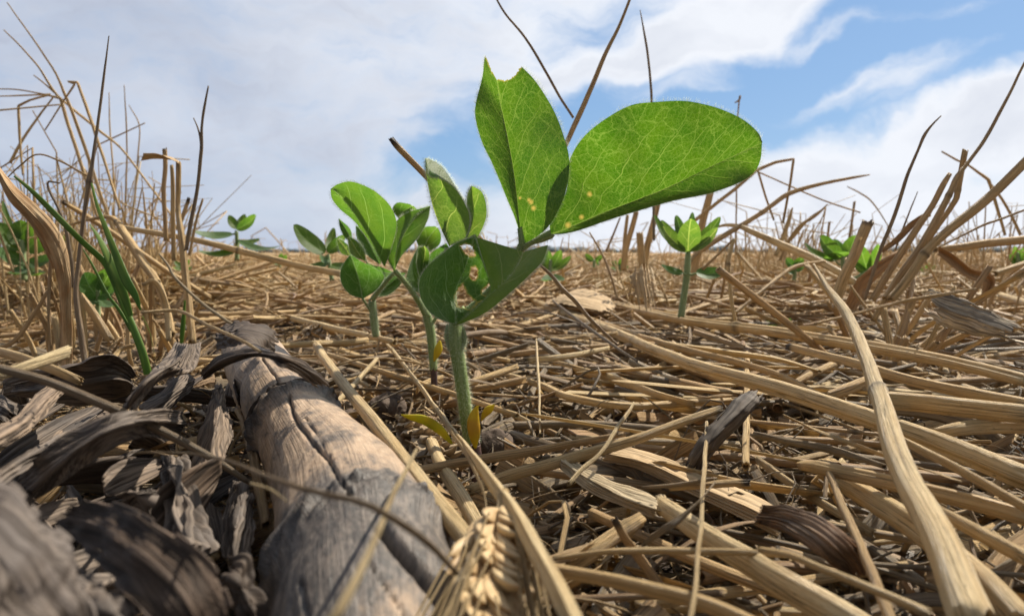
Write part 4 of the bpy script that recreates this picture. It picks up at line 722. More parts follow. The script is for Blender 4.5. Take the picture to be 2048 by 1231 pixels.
# ---------------- grass weed at the left ----------------
gw_base, _ = pt(296, 745, 'd21.5')
gw = empty('grass_weed', tuple(gw_base), 'green grass weed with long narrow blades on the left', 'grass plant')
def gblade(txt, tone=0., flat=.14, roll=.15, twist=.5, name='blade', label=None, dkn=0):
    P, wd = parse(txt); wd = wd*(1.2 if flat < .3 else 1.1); L = np.linalg.norm(np.diff(P, axis=0), axis=1).sum(); C, r = smooth(P, int(max(20, L/.0015)), wd/2); mb = MB()
    tube(mb, C, r, k=12, flat=flat, roll=roll, twist=twist, tone=tone, ends=('t', 't'), nodes=(dkn,) if dkn else ()); o = under(gw, mb.build(name, M_BLADE))
    if label: o['label'] = label
gblade('296,748,d21.5,15 285,705,d21.5,14 267,657,d21.6,13 248,612,d21.8,12 227,562,d22,10 212,530,d22,6', flat=.4, twist=.3, name='sheath')
gblade('232,572,d21.8,9 222,548,d21.8,11 207,522,d21.8,10 170,488,d21.5,9 140,459,d21.2,9 100,418,d21,9 62,380,d20.6,7 28,352,d20.4,3', twist=.5)
gblade('281,620,d21,3 270,590,d21,11 253,562,d21,15 236,520,d21.2,13 211,455,d21.6,8 194,410,d22,5 183,366,d22.4,3', roll=.1)
gblade('262,632,d21.4,7 248,590,d21.3,13 232,550,d21.2,15 214,508,d21.2,12 196,472,d21.4,7 179,448,d21.5,1.5', roll=.5)
gblade('262,662,d21.6,5 240,622,d21.6,6 215,588,d21.7,5 185,530,d21.9,4 166,498,d22,1.5', flat=.4)
gblade('285,632,d21.2,5 300,665,d21.1,6 310,715,d21.1,4', tone=.8, label='withered yellow blade')
gblade('362,690,d27,6 366,650,d27,8 370,600,d27,3', flat=.4)
straw('tall dark grass culm with a swollen joint rising beside the green blades', '172,735,d24.5,13 164,690,d24.6,13 155,610,d24.7,11 154,560,d24.8,9 163,470,d25,8 176,385,d25,9 180,356,d25,12 185,325,d25,7 196,240,d25.2,5.5 207,160,d25.4,5 217,72,d25.6,2', tone=.85, age=.75, name='grass_culm', cat='grass stem', nodes=(.545,), group='dry upright stems', ends=('cut', 't'))
# ---------------- straw lying on the field (traced) ----------------
G1 = 'dry straw stalks lying on the field'; G2 = 'dry upright stems'
LY = [ # label, path, tone, age, extra
('long golden straw topmost of the bundle sweeping to the right edge', '1175,597,z2.6,12 1264,618,z2.7,15 1374,641,z2.8,17 1536,662,z2.9,20 1721,691,z3.0,22 1886,721,z3.1,24 2070,766,z3.0,26', .35, .1, dict(nodes=(.62,))),
('thin darker straw just below the topmost one of the bundle', '1090,590,z2.2,9 1124,616,z2.3,10 1274,671,z2.5,13 1389,703,z2.5,14 1536,742,z2.4,14 1640,790,z2.2,12', .5, .35, {}),
('thick yellow straw with a bulging joint crossing the right half diagonally', '1060,600,z2.1,14 1130,628,z2.2,16 1209,656,z2.4,19 1304,697,z2.5,22 1400,733,z2.6,25 1536,770,z2.7,30 1636,800,z2.7,34 1756,842,z2.7,38 1886,888,z2.6,42 2080,965,z2.5,48', .25, .1, dict(nodes=(.33, .62))),
('grey tipped straw lying over the bundle near the leaning foreground stalk', '1576,693,z3.3,15 1640,708,z3.3,17 1726,731,z3.3,19 1846,766,z3.2,21 2070,812,z3.1,24', .45, .2, dict(dkend=-.04)),
('pale greyish thick straw level across the right edge', '1770,800,z3.2,34 1840,805,z3.2,34 1906,812,z3.2,35 2080,830,z3.1,36', .3, .35, dict(wob=.1)),
('thin pale straw slanting to the edge below the thick yellow one', '1796,874,z2.9,16 1850,902,z2.9,18 1916,936,z2.9,19 2080,1030,z2.8,22', .35, .15, {}),
('slender bowed straw curving under the bundle toward the black tipped straw', '1010,748,z1.6,10 1080,770,z1.6,13 1149,796,z1.7,15 1259,812,z1.7,15 1380,806,z1.7,14 1494,799,z1.7,11', .3, .1, {}),
('reddish straw level beside the folded lower leaf', '1020,708,z1.8,11 1080,702,z1.9,12 1144,697,z2.0,13 1239,690,z2.1,12', .75, .2, {}),
('pale bleached flat straw with a dark broken end under the reddish straw', '1049,721,z2.1,12 1100,717,z2.2,13 1160,708,z2.2,12 1217,696,z2.2,9', .0, .1, dict(flat=.5, dkend=-.05)),
('straw with a brown split running down into the bundle', '1100,722,z1.7,11 1170,742,z1.8,14 1249,764,z1.9,16 1320,790,z1.9,14 1390,808,z1.8,12', .4, .3, {}),
('reddish brown straw crossing the dark root of the tall seedling', '766,954,z1.9,17 830,943,z1.9,18 892,931,z1.9,18 960,920,z2.0,19 1024,908,z2.1,19 1144,888,z2.3,15 1250,868,z2.5,10', .7, .2, {}),
('yellow straw with a black burnt tip on the right of the seedling', '937,982,z1.6,22 1024,948,z1.9,24 1100,928,z2.1,24 1174,906,z2.3,23 1240,887,z2.5,21 1304,866,z2.7,19 1375,840,z2.9,17 1440,818,z3.0,15', .3, .12, dict(dkend=.035)),
('upright looking thin pale stick in front of the burnt folded leaf', '1414,845,z2.6,9 1409,930,z2.7,12 1404,1016,z2.8,12 1392,1150,z2.9,14 1380,1250,z2.9,15', .2, .3, dict(nodes=(.5,))),
('thin pale twig hanging down beside the bleached flat straw', '1073,680,z2.5,7 1076,740,z2.2,9 1079,800,z2.0,8 1079,868,z1.7,7', .1, .3, dict(flat=.6)),
('short hollow ended straw pointing at the viewer under the bundle', '1494,708,z2.3,13 1493,780,z2.2,14 1492,860,z2.2,16 1491,932,z2.2,18', .4, .15, {}),
('largest pale ridged stalk running to the bottom edge on the right', '1318,1008,z2.0,34 1350,1030,z2.3,40 1424,1081,z2.4,46 1500,1128,z2.4,54 1560,1168,z2.4,60 1640,1215,z2.3,64 1760,1290,z2.2,74', .15, .15, dict(nodes=(.03,), flat=.75)),
('pale thin level straw over the orange stub near the bottom', '1105,1116,z2.4,9 1180,1106,z2.5,11 1249,1100,z2.6,13 1380,1100,z2.6,14 1536,1106,z2.6,13 1580,1112,z2.5,10', .3, .1, {}),
('blotched brown straw slanting along the bottom edge', '1050,1128,z2.8,22 1124,1142,z2.8,26 1200,1155,z2.8,28 1264,1168,z2.8,29 1404,1203,z2.7,31 1540,1262,z2.6,34', .45, .4, dict(wob=.12)),
('short broken thick stub with a dark joint band near the bottom', '1139,1135,z1.8,30 1180,1105,z2.0,34 1230,1070,z2.1,32 1280,1038,z2.2,28', .5, .3, dict(nodes=(.8,))),
('orange stub with a black shrivelled tip near the bottom', '1228,1035,z2.5,14 1250,1075,z2.2,17 1274,1108,z1.9,20 1324,1180,z1.4,22', .85, .2, dict(dkend=-.12)),
('twisted grey leaf sliver beside the thin pale stick', '1284,1091,z2.4,8 1325,1060,z2.7,14 1364,1034,z2.8,17 1400,1000,z2.9,12 1431,962,z3.0,5', .4, .8, dict(flat=.3, twist=2)),
('large flat blurred stalk rising from the bottom edge beside the wheat ear', '775,690,z1.9,11 787,703,z2.0,13 825,752,z2.2,16 862,803,z2.5,19 900,855,z2.8,24 940,905,z3.1,34 985,965,z3.3,48 1030,1030,z3.4,62 1075,1110,z3.5,74 1120,1190,z3.5,84 1170,1290,z3.5,92', .12, .12, dict(flat=.5, roll=.4, wob=.08)),
('thin split strip of sheath trailing along the large flat stalk', '868,815,z3.0,9 905,870,z3.1,11 940,920,z3.2,12 965,975,z3.4,11 975,1030,z3.3,8', .2, .3, dict(flat=.3)),
('blurred foreground stalk leaning up from the bottom with a brown swollen joint', '1628,528,d20,5 1655,575,d18.5,12 1688,620,d16.5,20 1715,670,d15,25 1736,726,d13.5,31 1761,800,d12,40 1777,858,d11,50 1816,956,d9.6,58 1850,1020,d8.8,66 1886,1091,d8,78 1950,1260,d6.8,104', .18, .25, dict(nodes=(.585,), flat=.8)),
('wiry twisted thin leaf strip over the pile right of the burnt folded leaf', '1566,829,z2.8,5 1600,845,z2.8,8 1661,871,z2.9,9 1776,913,z2.9,10 1926,963,z2.8,8', .45, .4, dict(flat=.4, twist=5)),
('grey shrivelled straw under the wiry leaf strip', '1510,868,z2.4,12 1590,884,z2.5,15 1656,897,z2.5,15 1771,933,z2.5,12', .4, .8, dict(wob=.25)),
('brown banded straw arching beneath the leaning foreground stalk', '1600,930,z2.2,18 1631,934,z2.4,24 1716,951,z2.5,27 1836,978,z2.5,30 1950,1005,z2.5,32 2080,1042,z2.4,34', .5, .35, dict(nodes=(.2,))),
('orange straw with a forked end leading down past the curled rusty husk', '1650,925,z2.4,14 1668,965,z2.4,18 1691,1026,z2.4,21 1736,1126,z2.5,26 1790,1260,z2.5,30', .7, .2, {}),
('broad pale straw sloping beneath the leaning foreground stalk', '1676,960,z2.0,38 1750,1000,z2.1,48 1830,1052,z2.2,56 1950,1150,z2.2,66 2060,1262,z2.1,74', .3, .2, dict(flat=.7)),
('slender bent straw above the ridged stalk near the bottom right', '1520,1098,z2.9,11 1581,1110,z3.0,14 1640,1135,z3.0,15 1711,1163,z3.0,16 1860,1226,z2.9,19', .3, .45, dict(nodes=(.2,))),
('short brown straw piece bridging the gap under the grey tipped straw', '1590,765,z2.2,12 1630,745,z2.4,14 1668,727,z2.5,14', .55, .2, {}),
('short straw crossing behind the leaning foreground stalk', '1650,795,z2.2,20 1700,776,z2.4,24 1748,757,z2.5,22', .5, .25, {}),
('mottled straw reaching the right edge behind the thin pale one', '1880,1022,z2.4,24 1960,1065,z2.5,30 2080,1130,z2.5,34', .4, .5, {}),
('straw with a ribbed sheath ending at the right edge under the greyish one', '1866,868,z2.7,22 1910,858,z2.8,28 1970,852,z2.8,30 2080,850,z2.8,30', .35, .35, dict(rib=.05)),
('hollow cut straw end at the right edge beyond the pile', '2002,592,z2.6,15 2030,600,z2.6,16 2080,614,z2.6,17', .2, .15, {}),
('broad flat sheath lying between the upper straws of the bundle', '1284,676,z2.4,20 1350,690,z2.5,27 1450,704,z2.6,30 1560,720,z2.6,24 1640,742,z2.5,14', .2, .15, dict(flat=.35, roll=1.2, rib=.05)),
('orange straw low in the shade of the bundle', '1180,704,z1.6,10 1234,701,z1.8,14 1324,716,z1.9,16 1400,745,z1.9,16 1470,770,z1.8,12', .85, .1, {}),
('glossy orange brown straw below the shaded one', '1200,722,z1.5,12 1270,744,z1.7,17 1344,762,z1.8,18 1464,786,z1.7,16', .75, .1, {}),
('short straw end in the dark gap right of the seedling stem', '990,815,z1.2,11 1024,827,z1.4,12 1066,849,z1.5,13', .2, .15, {}),
('pale bent splinter crossing the reddish and yellow straws', '1136,966,z2.5,12 1165,935,z2.6,12 1199,906,z2.7,10 1235,855,z2.8,12 1266,806,z2.8,8', .05, .25, dict(flat=.5)),
('thin dark wiry stem over the left part of the bundle', '1105,600,z2.8,5 1124,616,z2.9,6 1199,671,z2.9,7 1274,722,z2.7,5', .6, .9, {}),
('dark thin leaf sliver lying on the wide tan sheath', '1284,974,z2.5,5 1360,968,z2.5,9 1434,956,z2.6,6', .6, .7, dict(flat=.5)),
('tan straw with a charred tip behind the thin pale stick', '1340,974,z2.3,14 1400,970,z2.4,15 1460,966,z2.4,15 1500,965,z2.4,13', .5, .2, dict(dkend=.15)),
('main diagonal cut straw leaning over the maize stalk toward the seedling', '632,690,z3.6,16 660,732,z3.6,19 722,812,z3.5,24 770,873,z3.4,28 822,938,z3.3,32 890,1022,z3.1,37 958,1108,z2.9,42', .25, .4, dict()),
('pale ragged straw lying across the maize stalk toward the bottom edge', '833,900,z4.0,10 812,940,z4.2,13 792,978,z4.3,15 737,1096,z4.5,21 690,1190,z4.5,27 650,1260,z4.4,31', .1, .25, dict(nodes=(.18,))),
('dark wiry twig drawn across the maize stalk in a long arc', '250,904,z4.2,3 340,905,z4.2,4 410,910,z4.3,5 470,926,z4.5,7 512,946,z4.6,9 580,972,z4.7,11 652,988,z4.7,12 720,1003,z4.7,13 772,1028,z4.6,14 830,1065,z4.4,14 872,1100,z4.2,13 915,1150,z3.9,10', .6, .75, {}),
('blurred dark brown foreground twig crossing the husks to a frayed tip', '-60,722,d9.5,17 0,736,d9.5,18 100,764,d9.8,18 230,818,d10.2,19 350,874,d10.7,17 430,920,d11,14 500,966,d11.3,9', .9, .85, {}),
('pale fibre splinter at the frayed tip of the dark twig', '500,966,z4.2,5 540,978,z4.3,5 575,1003,z4.2,2', .0, .2, dict(name='straw_splinter')),
('short pale straw between seedling root and diagonal cut straw', '862,884,z1.6,22 880,925,z1.7,25 905,968,z1.8,29 935,1015,z1.8,31 962,1064,z1.8,32', .2, .25, {}),
('splintered straw bit behind the diagonal cut straw', '660,820,z2.4,10 700,776,z2.5,11 754,718,z2.6,9', .15, .25, {}),
('long thin straw passing behind the seedling stem to the pile', '655,708,z2.0,9 730,732,z2.1,11 812,757,z2.1,12 920,792,z2.1,12 1034,830,z2.0,12', .35, .3, {}),
('straw right of the seedling stem slanting upward', '930,768,z1.9,14 980,752,z2.0,14 1034,733,z2.1,13', .4, .35, {}),
('pale straw rising behind the seedling stem to the upper right', '930,768,z1.2,8 955,705,z1.4,9 985,634,z1.7,8', .15, .2, {}),
('short straw with a brown cut end lying beyond the maize stalk', '556,690,z3.4,11 620,687,z3.3,13 690,685,z3.2,13 733,680,z3.2,13', .35, .25, {}),
('pale straw lying behind the third seedling root', '585,636,z2.4,12 640,650,z2.4,13 700,664,z2.4,13 790,684,z2.4,12', .15, .25, {}),
('bright pale cut straw poking in at the left over the husks', '-20,757,z4.6,18 50,734,z4.7,21 137,703,z4.8,24', .05, .05, dict(flat=.6)),
('tan straw bedded under the bright cut one at the left edge', '-20,700,z4.3,20 40,715,z4.3,20 110,740,z4.2,20 160,762,z4.0,18', .35, .2, {}),
('hollow ended straw leaning in the left stubble behind the tall culm', '125,403,d31,8 170,430,d32,10 250,482,d33,11 340,545,d34,11 420,595,d35,11', .55, .2, dict(dkend=-.03)),
('long level straw reaching from the left stubble to the centre cluster', '250,456,d40,9 320,468,d39,11 400,482,d38,11 512,510,d37,12 600,532,d36,12 684,548,d35,12', .25, .15, dict(nodes=(.55,))),
('long straw lying behind the second seedling stem', '470,598,z2.4,8 600,596,z2.4,12 740,599,z2.4,13 860,603,z2.4,12 930,605,z2.3,10', .4, .15, {}),
('thin white twig arching down toward the far end of the maize stalk', '318,507,d24,3 335,530,d23.8,5 351,557,d23.5,6 400,602,d23,6 460,645,d22.4,6 512,668,d22,5 560,680,d21.6,3', .0, .75, {}),
('slender golden straw angled over the far end of the maize stalk', '283,624,z5.2,5 357,622,z5.2,7 410,646,z5.1,7 460,670,z5.0,7 520,702,z4.9,6', .3, .1, dict(nodes=(.45,))),
('brown channelled straw bending down in the left stubble', '136,451,d31,4 182,438,d30.5,6 224,436,d30,9 252,472,d29.5,14 283,521,d29,15 312,562,d28.5,14 330,610,d28,14 344,670,d27.5,13', .5, .35, dict(nodes=(.33,))),
('pale bent sheath left of the brown channelled straw foot', '286,570,d27,6 306,562,d27,11 322,580,d27,12 334,620,d27,13 338,680,d26.6,13', .25, .3, dict(flat=.4)),
('short thick stub leaning in the straw left of the green sheath', '160,592,d26,17 185,625,d26,18 220,680,d26,18', .5, .45, {}),
('dark brown stick leaning against the bent sheath foot', '96,580,d23,7 70,625,d23,8 30,680,d23,9 -10,700,d23,9', .75, .4, {}),
('thin dangling brown stem inside the bent sheath', '104,500,d21.5,8 100,560,d21.5,7 98,620,d21.5,6 103,695,d21.5,3', .8, .4, {}),
('tan stub pointing up inside the left straw pile', '270,690,d26,8 240,700,d26,9 215,735,d25,10', .4, .3, {}),
('dark curved wiry stem under the small folded leaf to the right', '1079,529,d21,5 1105,553,d20.7,8 1124,577,d20.5,9 1150,602,d20.3,9 1182,640,d20,8 1235,690,d19.5,5', .8, .6, {}),
('thin brown stalk arching over the straws left of the rosette seedling', '1179,465,d34,3 1200,500,d33.5,5 1214,530,d33,6 1226,565,d32.5,6 1236,600,d32,6', .75, .35, {}),
('pale arched sheath dropping from the horizon to the right pile', '1430,455,d45,4 1452,450,d45,6 1480,453,d44,9 1510,466,d43,12 1560,488,d42,15 1620,514,d40,16 1680,545,d38,15 1720,570,d37,12', .1, .3, dict(flat=.6)),
('pale jointed stem standing right of the rosette seedling', '1468,478,d33,6 1460,510,d33,7 1457,530,d33,8 1460,570,d33,8 1465,615,d33,8 1472,648,d33,8', .1, .25, dict(nodes=(.3,), name='straw_stalk')),
('thin brown stick rising from the rusty leaf to the pale jointed stem', '1466,479,d34,4 1440,505,d34,5 1405,539,d34,6', .7, .3, {}),
('slender straw elbowed low behind the right bundle', '1650,522,d38,6 1594,532,d37,8 1560,552,d36,8 1530,577,d35,8 1470,626,d34,8', .5, .3, dict(nodes=(.4,))),
('straw angled behind the tiny rosette seedling', '1650,578,z1.6,8 1600,603,z1.6,9 1564,623,z1.6,9 1486,643,z1.6,8', .45, .2, {}),
('thick pale straw lying level behind the rosette seedling foot', '1382,566,z2.0,12 1440,573,z2.0,14 1507,581,z2.0,14 1590,596,z2.0,13 1680,612,z2.0,12', .25, .15, {}),
('long dull straw level at the right under the main clump', '1820,552,z2.0,10 1901,556,z2.1,12 1980,566,z2.1,12 2080,580,z2.1,12', .3, .2, {}),
('pale straw just behind the drooping leaf at right', '1855,530,z2.6,8 1950,552,z2.6,10 2070,590,z2.6,11', .15, .15, {}),
('short straw entering from the right edge near the horizon', '1990,547,d42,11 2020,537,d42,12 2080,518,d42,12', .4, .15, {}),
('thin long stem slanting up across the foot of the right clump', '1630,648,d22,5 1700,630,d22.5,6 1794,605,d23,7 1870,592,d23,7 1951,578,d23.5,5', .55, .3, dict(nodes=(.5,))),
('brown horizontal stalk on the horizon right of the clump', '1870,499,d36,10 1920,494,d36,14 1980,486,d36,16 2080,476,d36,17', .55, .25, dict(flat=.7)),
]
for lb, pa, tn, ag, ex in LY:
    ex = dict(ex); nm = ex.pop('name', 'straw_stalk'); straw(lb, pa, tn, ag, name=nm, **ex)
UP = [
('cut straw end pointing up left beside the hairy young leaf', '783,277,d22,10 800,298,d22,12 850,350,d22.2,12 905,410,d22.4,12 960,480,d23,12', .6, .3, dict(dkend=-.1)),
('tall brown stem crossing the sky between the two big leaves', '1100,360,d30,9 1140,270,d30,10 1165,215,d30,10 1190,155,d30,9 1215,98,d30,8 1240,48,d30,6 1270,-30,d30,5', .65, .35, {}),
('thin dark stem leaning left to meet the tall brown one', '985,-15,d30,3 1010,27,d30,4 1050,75,d30,4.5 1090,142,d30,5 1120,195,d30,5 1147,236,d30,5', .75, .7, dict(ends=('t', 't'))),
('faint upright thread stem above the big oval leaf', '1280,20,d38,1.5 1290,75,d38,4 1298,130,d38,4.5 1303,205,d38,5 1306,300,d38,5 1308,480,d38,5', .7, .8, dict(ends=('t', 'cut'))),
('fine stalk with a hooked tip right of the big oval leaf', '1469,206,d62,2 1478,200,d62,4 1480,190,d62,4 1478,205,d62,3 1474,260,d62,3 1473,400,d62,3 1472,510,d62,3', .8, .5, dict(ends=('t', 'cut'))),
('long diagonal stem rising right behind the rosette seedling', '1370,535,d44,11 1405,498,d44,11 1469,459,d44,10 1519,428,d44,9 1545,410,d44,9 1581,386,d44,9 1640,368,d44,7 1711,354,d44,5 1740,349,d44,2', .6, .25, dict(nodes=(.45,), ends=('cut', 't'))),
('bent stem with a sharp elbow above the rosette seedling', '1380,448,d46,7 1426,412,d46,7 1470,378,d46,7 1512,341,d46,7 1550,325,d46,6 1587,318,d46,5 1578,380,d46,5 1566,445,d46,5', .6, .35, dict(lin=True)),
('thick upright stub behind the rosette seedling', '1424,372,d50,13 1414,410,d50,14 1405,445,d50,14 1398,491,d50,15 1384,560,d50,16', .5, .15, {}),
('leaning upright stub left of the rosette seedling', '1318,398,d50,10 1308,440,d50,11 1294,495,d50,13 1288,540,d50,13', .5, .15, {}),
('tan upright stub below the middle of the big leaf', '1273,422,d52,10 1262,462,d52,11 1250,505,d52,12 1247,540,d52,12', .55, .15, {}),
('narrow upright stub next to the tan one', '1255,430,d54,6 1250,470,d54,7 1246,520,d54,7', .45, .15, {}),
('short fat stub split at the top below the big leaf', '1279,465,d48,13 1281,495,d48,14 1285,530,d48,14', .6, .2, {}),
('thin dark spike behind the big leaf stub group', '1240,435,d56,3 1226,470,d56,4 1212,502,d56,4', .7, .6, {}),
('main thick stalk of the right clump leaning to the right edge', '1780,600,d27,17 1812,562,d27,18 1855,500,d27,18 1900,458,d27,18 1944,423,d27,19 1995,378,d27,19 2048,325,d27,19 2100,275,d27,19', .5, .25, dict(nodes=(.25,))),
('elbowed stem of the right clump with an upright flat cut top', '1747,640,d28,11 1775,590,d28,12 1826,523,d28,12 1868,462,d28,11 1900,418,d28,10 1913,398,d28,11 1920,360,d28,11 1931,301,d28,11', .6, .2, dict(lin=True, nodes=(.8,), flat=.8)),
('black jointed stalk of the right clump prolonged by a thin dark stem', '1770,600,d27.5,14 1800,550,d27.5,15 1840,495,d27.5,14 1875,435,d27.5,13 1900,385,d27.5,11 1913,354,d27.5,10 1935,325,d27.5,7 1969,280,d27.5,7 2000,222,d27.5,6 2025,175,d27.5,5 2065,95,d27.5,4', .7, .5, dict(nodes=(.42,))),
('brown stub with a ragged top in the right clump', '1745,600,d29,12 1775,550,d29,13 1808,497,d29,13 1835,455,d29,12 1862,416,d29,11 1885,372,d29,11 1900,348,d29,8', .7, .25, {}),
('thin dark curved stem rising left of the right clump', '1730,600,d26,6 1758,509,d26,7 1780,455,d26,7 1794,416,d26,7 1815,350,d26,6 1837,298,d26,5 1848,272,d26,6 1862,252,d26,4 1882,232,d26,2', .8, .6, dict(ends=('cut', 't'))),
('greyish cut stub standing left of the right clump', '1672,600,d33,20 1680,575,d33,20 1696,535,d33,20 1712,502,d33,20 1736,443,d33,21', .4, .55, dict(dkend=.06)),
('slim stem slanting right from the clump toward the edge', '1870,498,d33,3 1910,478,d33,4 1962,452,d33,4.5 2010,435,d33,4.5 2070,412,d33,4', .7, .4, {}),
('bent thin grass stem arching behind the right clump', '1883,303,d50,3 1910,318,d50,4 1937,330,d50,4 1976,359,d50,6 1990,400,d50,6 2010,470,d50,5', .5, .2, dict(nodes=(.5,), lin=True)),
('second bent grass stem nearer the right edge', '1978,365,d52,5 1998,390,d52,5 2020,425,d52,5 2042,470,d52,6', .5, .2, {}),
('pale ghostly grass stem left of the dark curved one', '1694,373,d60,2 1720,386,d60,3 1745,405,d60,3 1775,450,d60,2 1790,480,d60,2', .3, .2, {}),
('small brown spike standing on the horizon left of the grey stub', '1709,403,d55,5 1704,440,d55,5 1696,495,d55,6', .7, .3, {}),
('short dark peg on the horizon left of the small spike', '1659,443,d60,5 1655,475,d60,5 1652,515,d60,5', .75, .4, {}),
('fine spiky dark stem inside the right clump', '1835,383,d34,1.5 1820,420,d34,3 1803,465,d34,4 1790,500,d34,4', .8, .6, dict(ends=('t', 'cut'))),
('forked blackish dead stem standing left of the stubs', '372,500,d29,8 383,440,d29,8 395,375,d29,7 403,300,d29,7 404,250,d29,5 409,215,d29,5 417,172,d29,3', .8, .8, dict(ends=('cut', 'cut'))),
('side twig of the forked blackish stem', '403,300,d29,5 400,275,d29,4 395,255,d29,3 387,236,d29,2', .8, .8, dict(ends=('cut', 't'))),
('reddish brown upright stub with a dark top left of the forked stem', '329,297,d36,9 330,330,d36,9 328,380,d36,9 330,430,d36,9 332,480,d36,9', .75, .35, dict(dkend=-.03)),
('tall broken stub with a papery flag and dark ring', '357,325,d30,10 357,370,d30,10 356,418,d30,9 362,470,d29.5,13 372,560,d29,14 385,685,d28,15', .5, .15, dict(nodes=(.26,))),
('pale split stub beside the flagged one', '343,330,d31,7 346,380,d31,9 346,440,d31,9 347,520,d31,9', .3, .2, dict(flat=.6)),
('short dark capped stub right of the flagged one', '378,396,d38,7 368,425,d38,8 356,460,d38,8', .7, .3, dict(dkend=-.2)),
('thin tan spike right of the forked stem foot', '406,398,d36,4 393,440,d36,5 378,510,d36,6', .55, .2, {}),
('dark wiry hooked stem left of the tall culm', '120,366,d27,3 98,363,d27,4 94,366,d27,4 100,385,d27,5 118,420,d27,5.5 133,460,d27,6 143,520,d27,6 146,575,d27,6', .85, .75, dict(ends=('t', 'cut'))),
('hair thin arched leaf meeting the culm joint from the left', '10,360,d26,2 40,332,d26,3 75,309,d26,3 120,322,d26,3.5 175,352,d26,3.5', .5, .3, {}),
('tallest pale wisp of the left stubble reaching the top left corner', '14,5,d50,2 55,62,d50,3 110,145,d50,4 130,190,d50,6 150,240,d50,7 175,310,d50,7 205,400,d50,7 230,470,d50,7', .3, .15, dict(ends=('t', 'cut'))),
('second pale wisp slanting below the tallest one', '8,60,d48,2 40,92,d48,3 75,132,d48,3.5 105,178,d48,5 125,205,d48,5', .35, .15, dict(ends=('t', 'cut'))),
('bristly short wisp at the crossing of the left wisps', '67,150,d48,2 90,168,d48,3 125,200,d48,4', .4, .2, dict(ends=('t', 'cut'))),
('level wisp pointing to the left edge', '-20,178,d47,2 30,179,d47,2.5 80,187,d47,3 118,196,d47,5', .45, .25, dict(ends=('t', 'cut'))),
('lower level wisp pointing to the left edge', '-20,193,d48,2 40,191,d48,3 100,188,d48,3', .35, .2, dict(ends=('t', 'cut'))),
('angular bent stem folding down at the far left', '100,189,d46,4 60,200,d46,4 36,212,d46,5 39,260,d46,5 42,310,d46,4 46,350,d46,4', .4, .3, dict(lin=True)),
('folded stem with a peaked top near the left wisps', '90,260,d46,2.5 125,205,d46,3 150,168,d46,4 134,163,d46,3 155,165,d46,5 170,205,d46,6 190,265,d46,6 212,330,d46,5 240,420,d46,5', .45, .2, dict(lin=True)),
('pale stem crossing down left through the left wisps', '106,194,d49,3 80,230,d49,4 48,275,d49,5 20,325,d49,6', .3, .2, {}),
('long slanted stem from the wisps down to the stubs', '118,195,d52,4 160,230,d52,5 200,262,d52,5 245,300,d52,4 300,372,d52,4 350,440,d52,4', .35, .2, {}),
('straight pale stem falling from the wisp crossing', '122,200,d50,7 140,260,d50,7 160,320,d50,7 185,400,d50,7 205,465,d50,7', .35, .15, {}),
('fuzzy thread of grass in the left stubble centre', '248,170,d62,1.5 252,240,d62,3 254,300,d62,3 252,380,d62,4 250,450,d62,4', .5, .3, dict(ends=('t', 'cut'))),
('thin wire straight stem dropping right from the elbow of the bent one', '1515,343,d47,3 1580,372,d47,3 1650,402,d47,3 1720,425,d47,3', .5, .4, {}),
('sagging thin stem hanging under the sharp elbow', '1517,345,d47,4 1532,395,d47,4 1548,440,d47,4', .5, .3, {}),
('pointed pale leaf spike in the tangle behind the arched sheath', '1585,415,d50,3 1578,440,d50,8 1566,475,d50,9 1552,510,d50,8', .2, .1, dict(flat=.3, ends=('t', 'cut'))),
('upcurving brown blade in the tangle behind the arched sheath', '1655,408,d50,2 1632,430,d50,6 1600,452,d50,7 1575,485,d50,6 1560,520,d50,6', .6, .2, dict(flat=.4, ends=('t', 'cut'))),
('frond like thin stem sweeping right past the upcurving blade', '1560,500,d52,5 1590,470,d52,5 1615,440,d52,5 1650,415,d52,3', .5, .2, dict(ends=('cut', 't'))),
('faint thread of grass left of the fuzzy one', '218,185,d64,1.5 219,240,d64,2.5 224,310,d64,3 232,400,d64,3', .45, .2, dict(ends=('t', 'cut'))),
('leaning thread behind the flagged stub', '258,210,d66,1.5 278,250,d66,2.5 276,310,d66,3 270,400,d66,3', .4, .2, dict(ends=('t', 'cut'))),
]
for lb, pa, tn, ag, ex in UP: straw(lb, pa, tn, ag, name='dry_grass_stalk', cat='dry stalk', group=G2, **ex)

M_GRAINP = mat_plain('pale_weathered_chaff', (.80, .70, .53), (.55, .45, .32), 420, .6, .15)
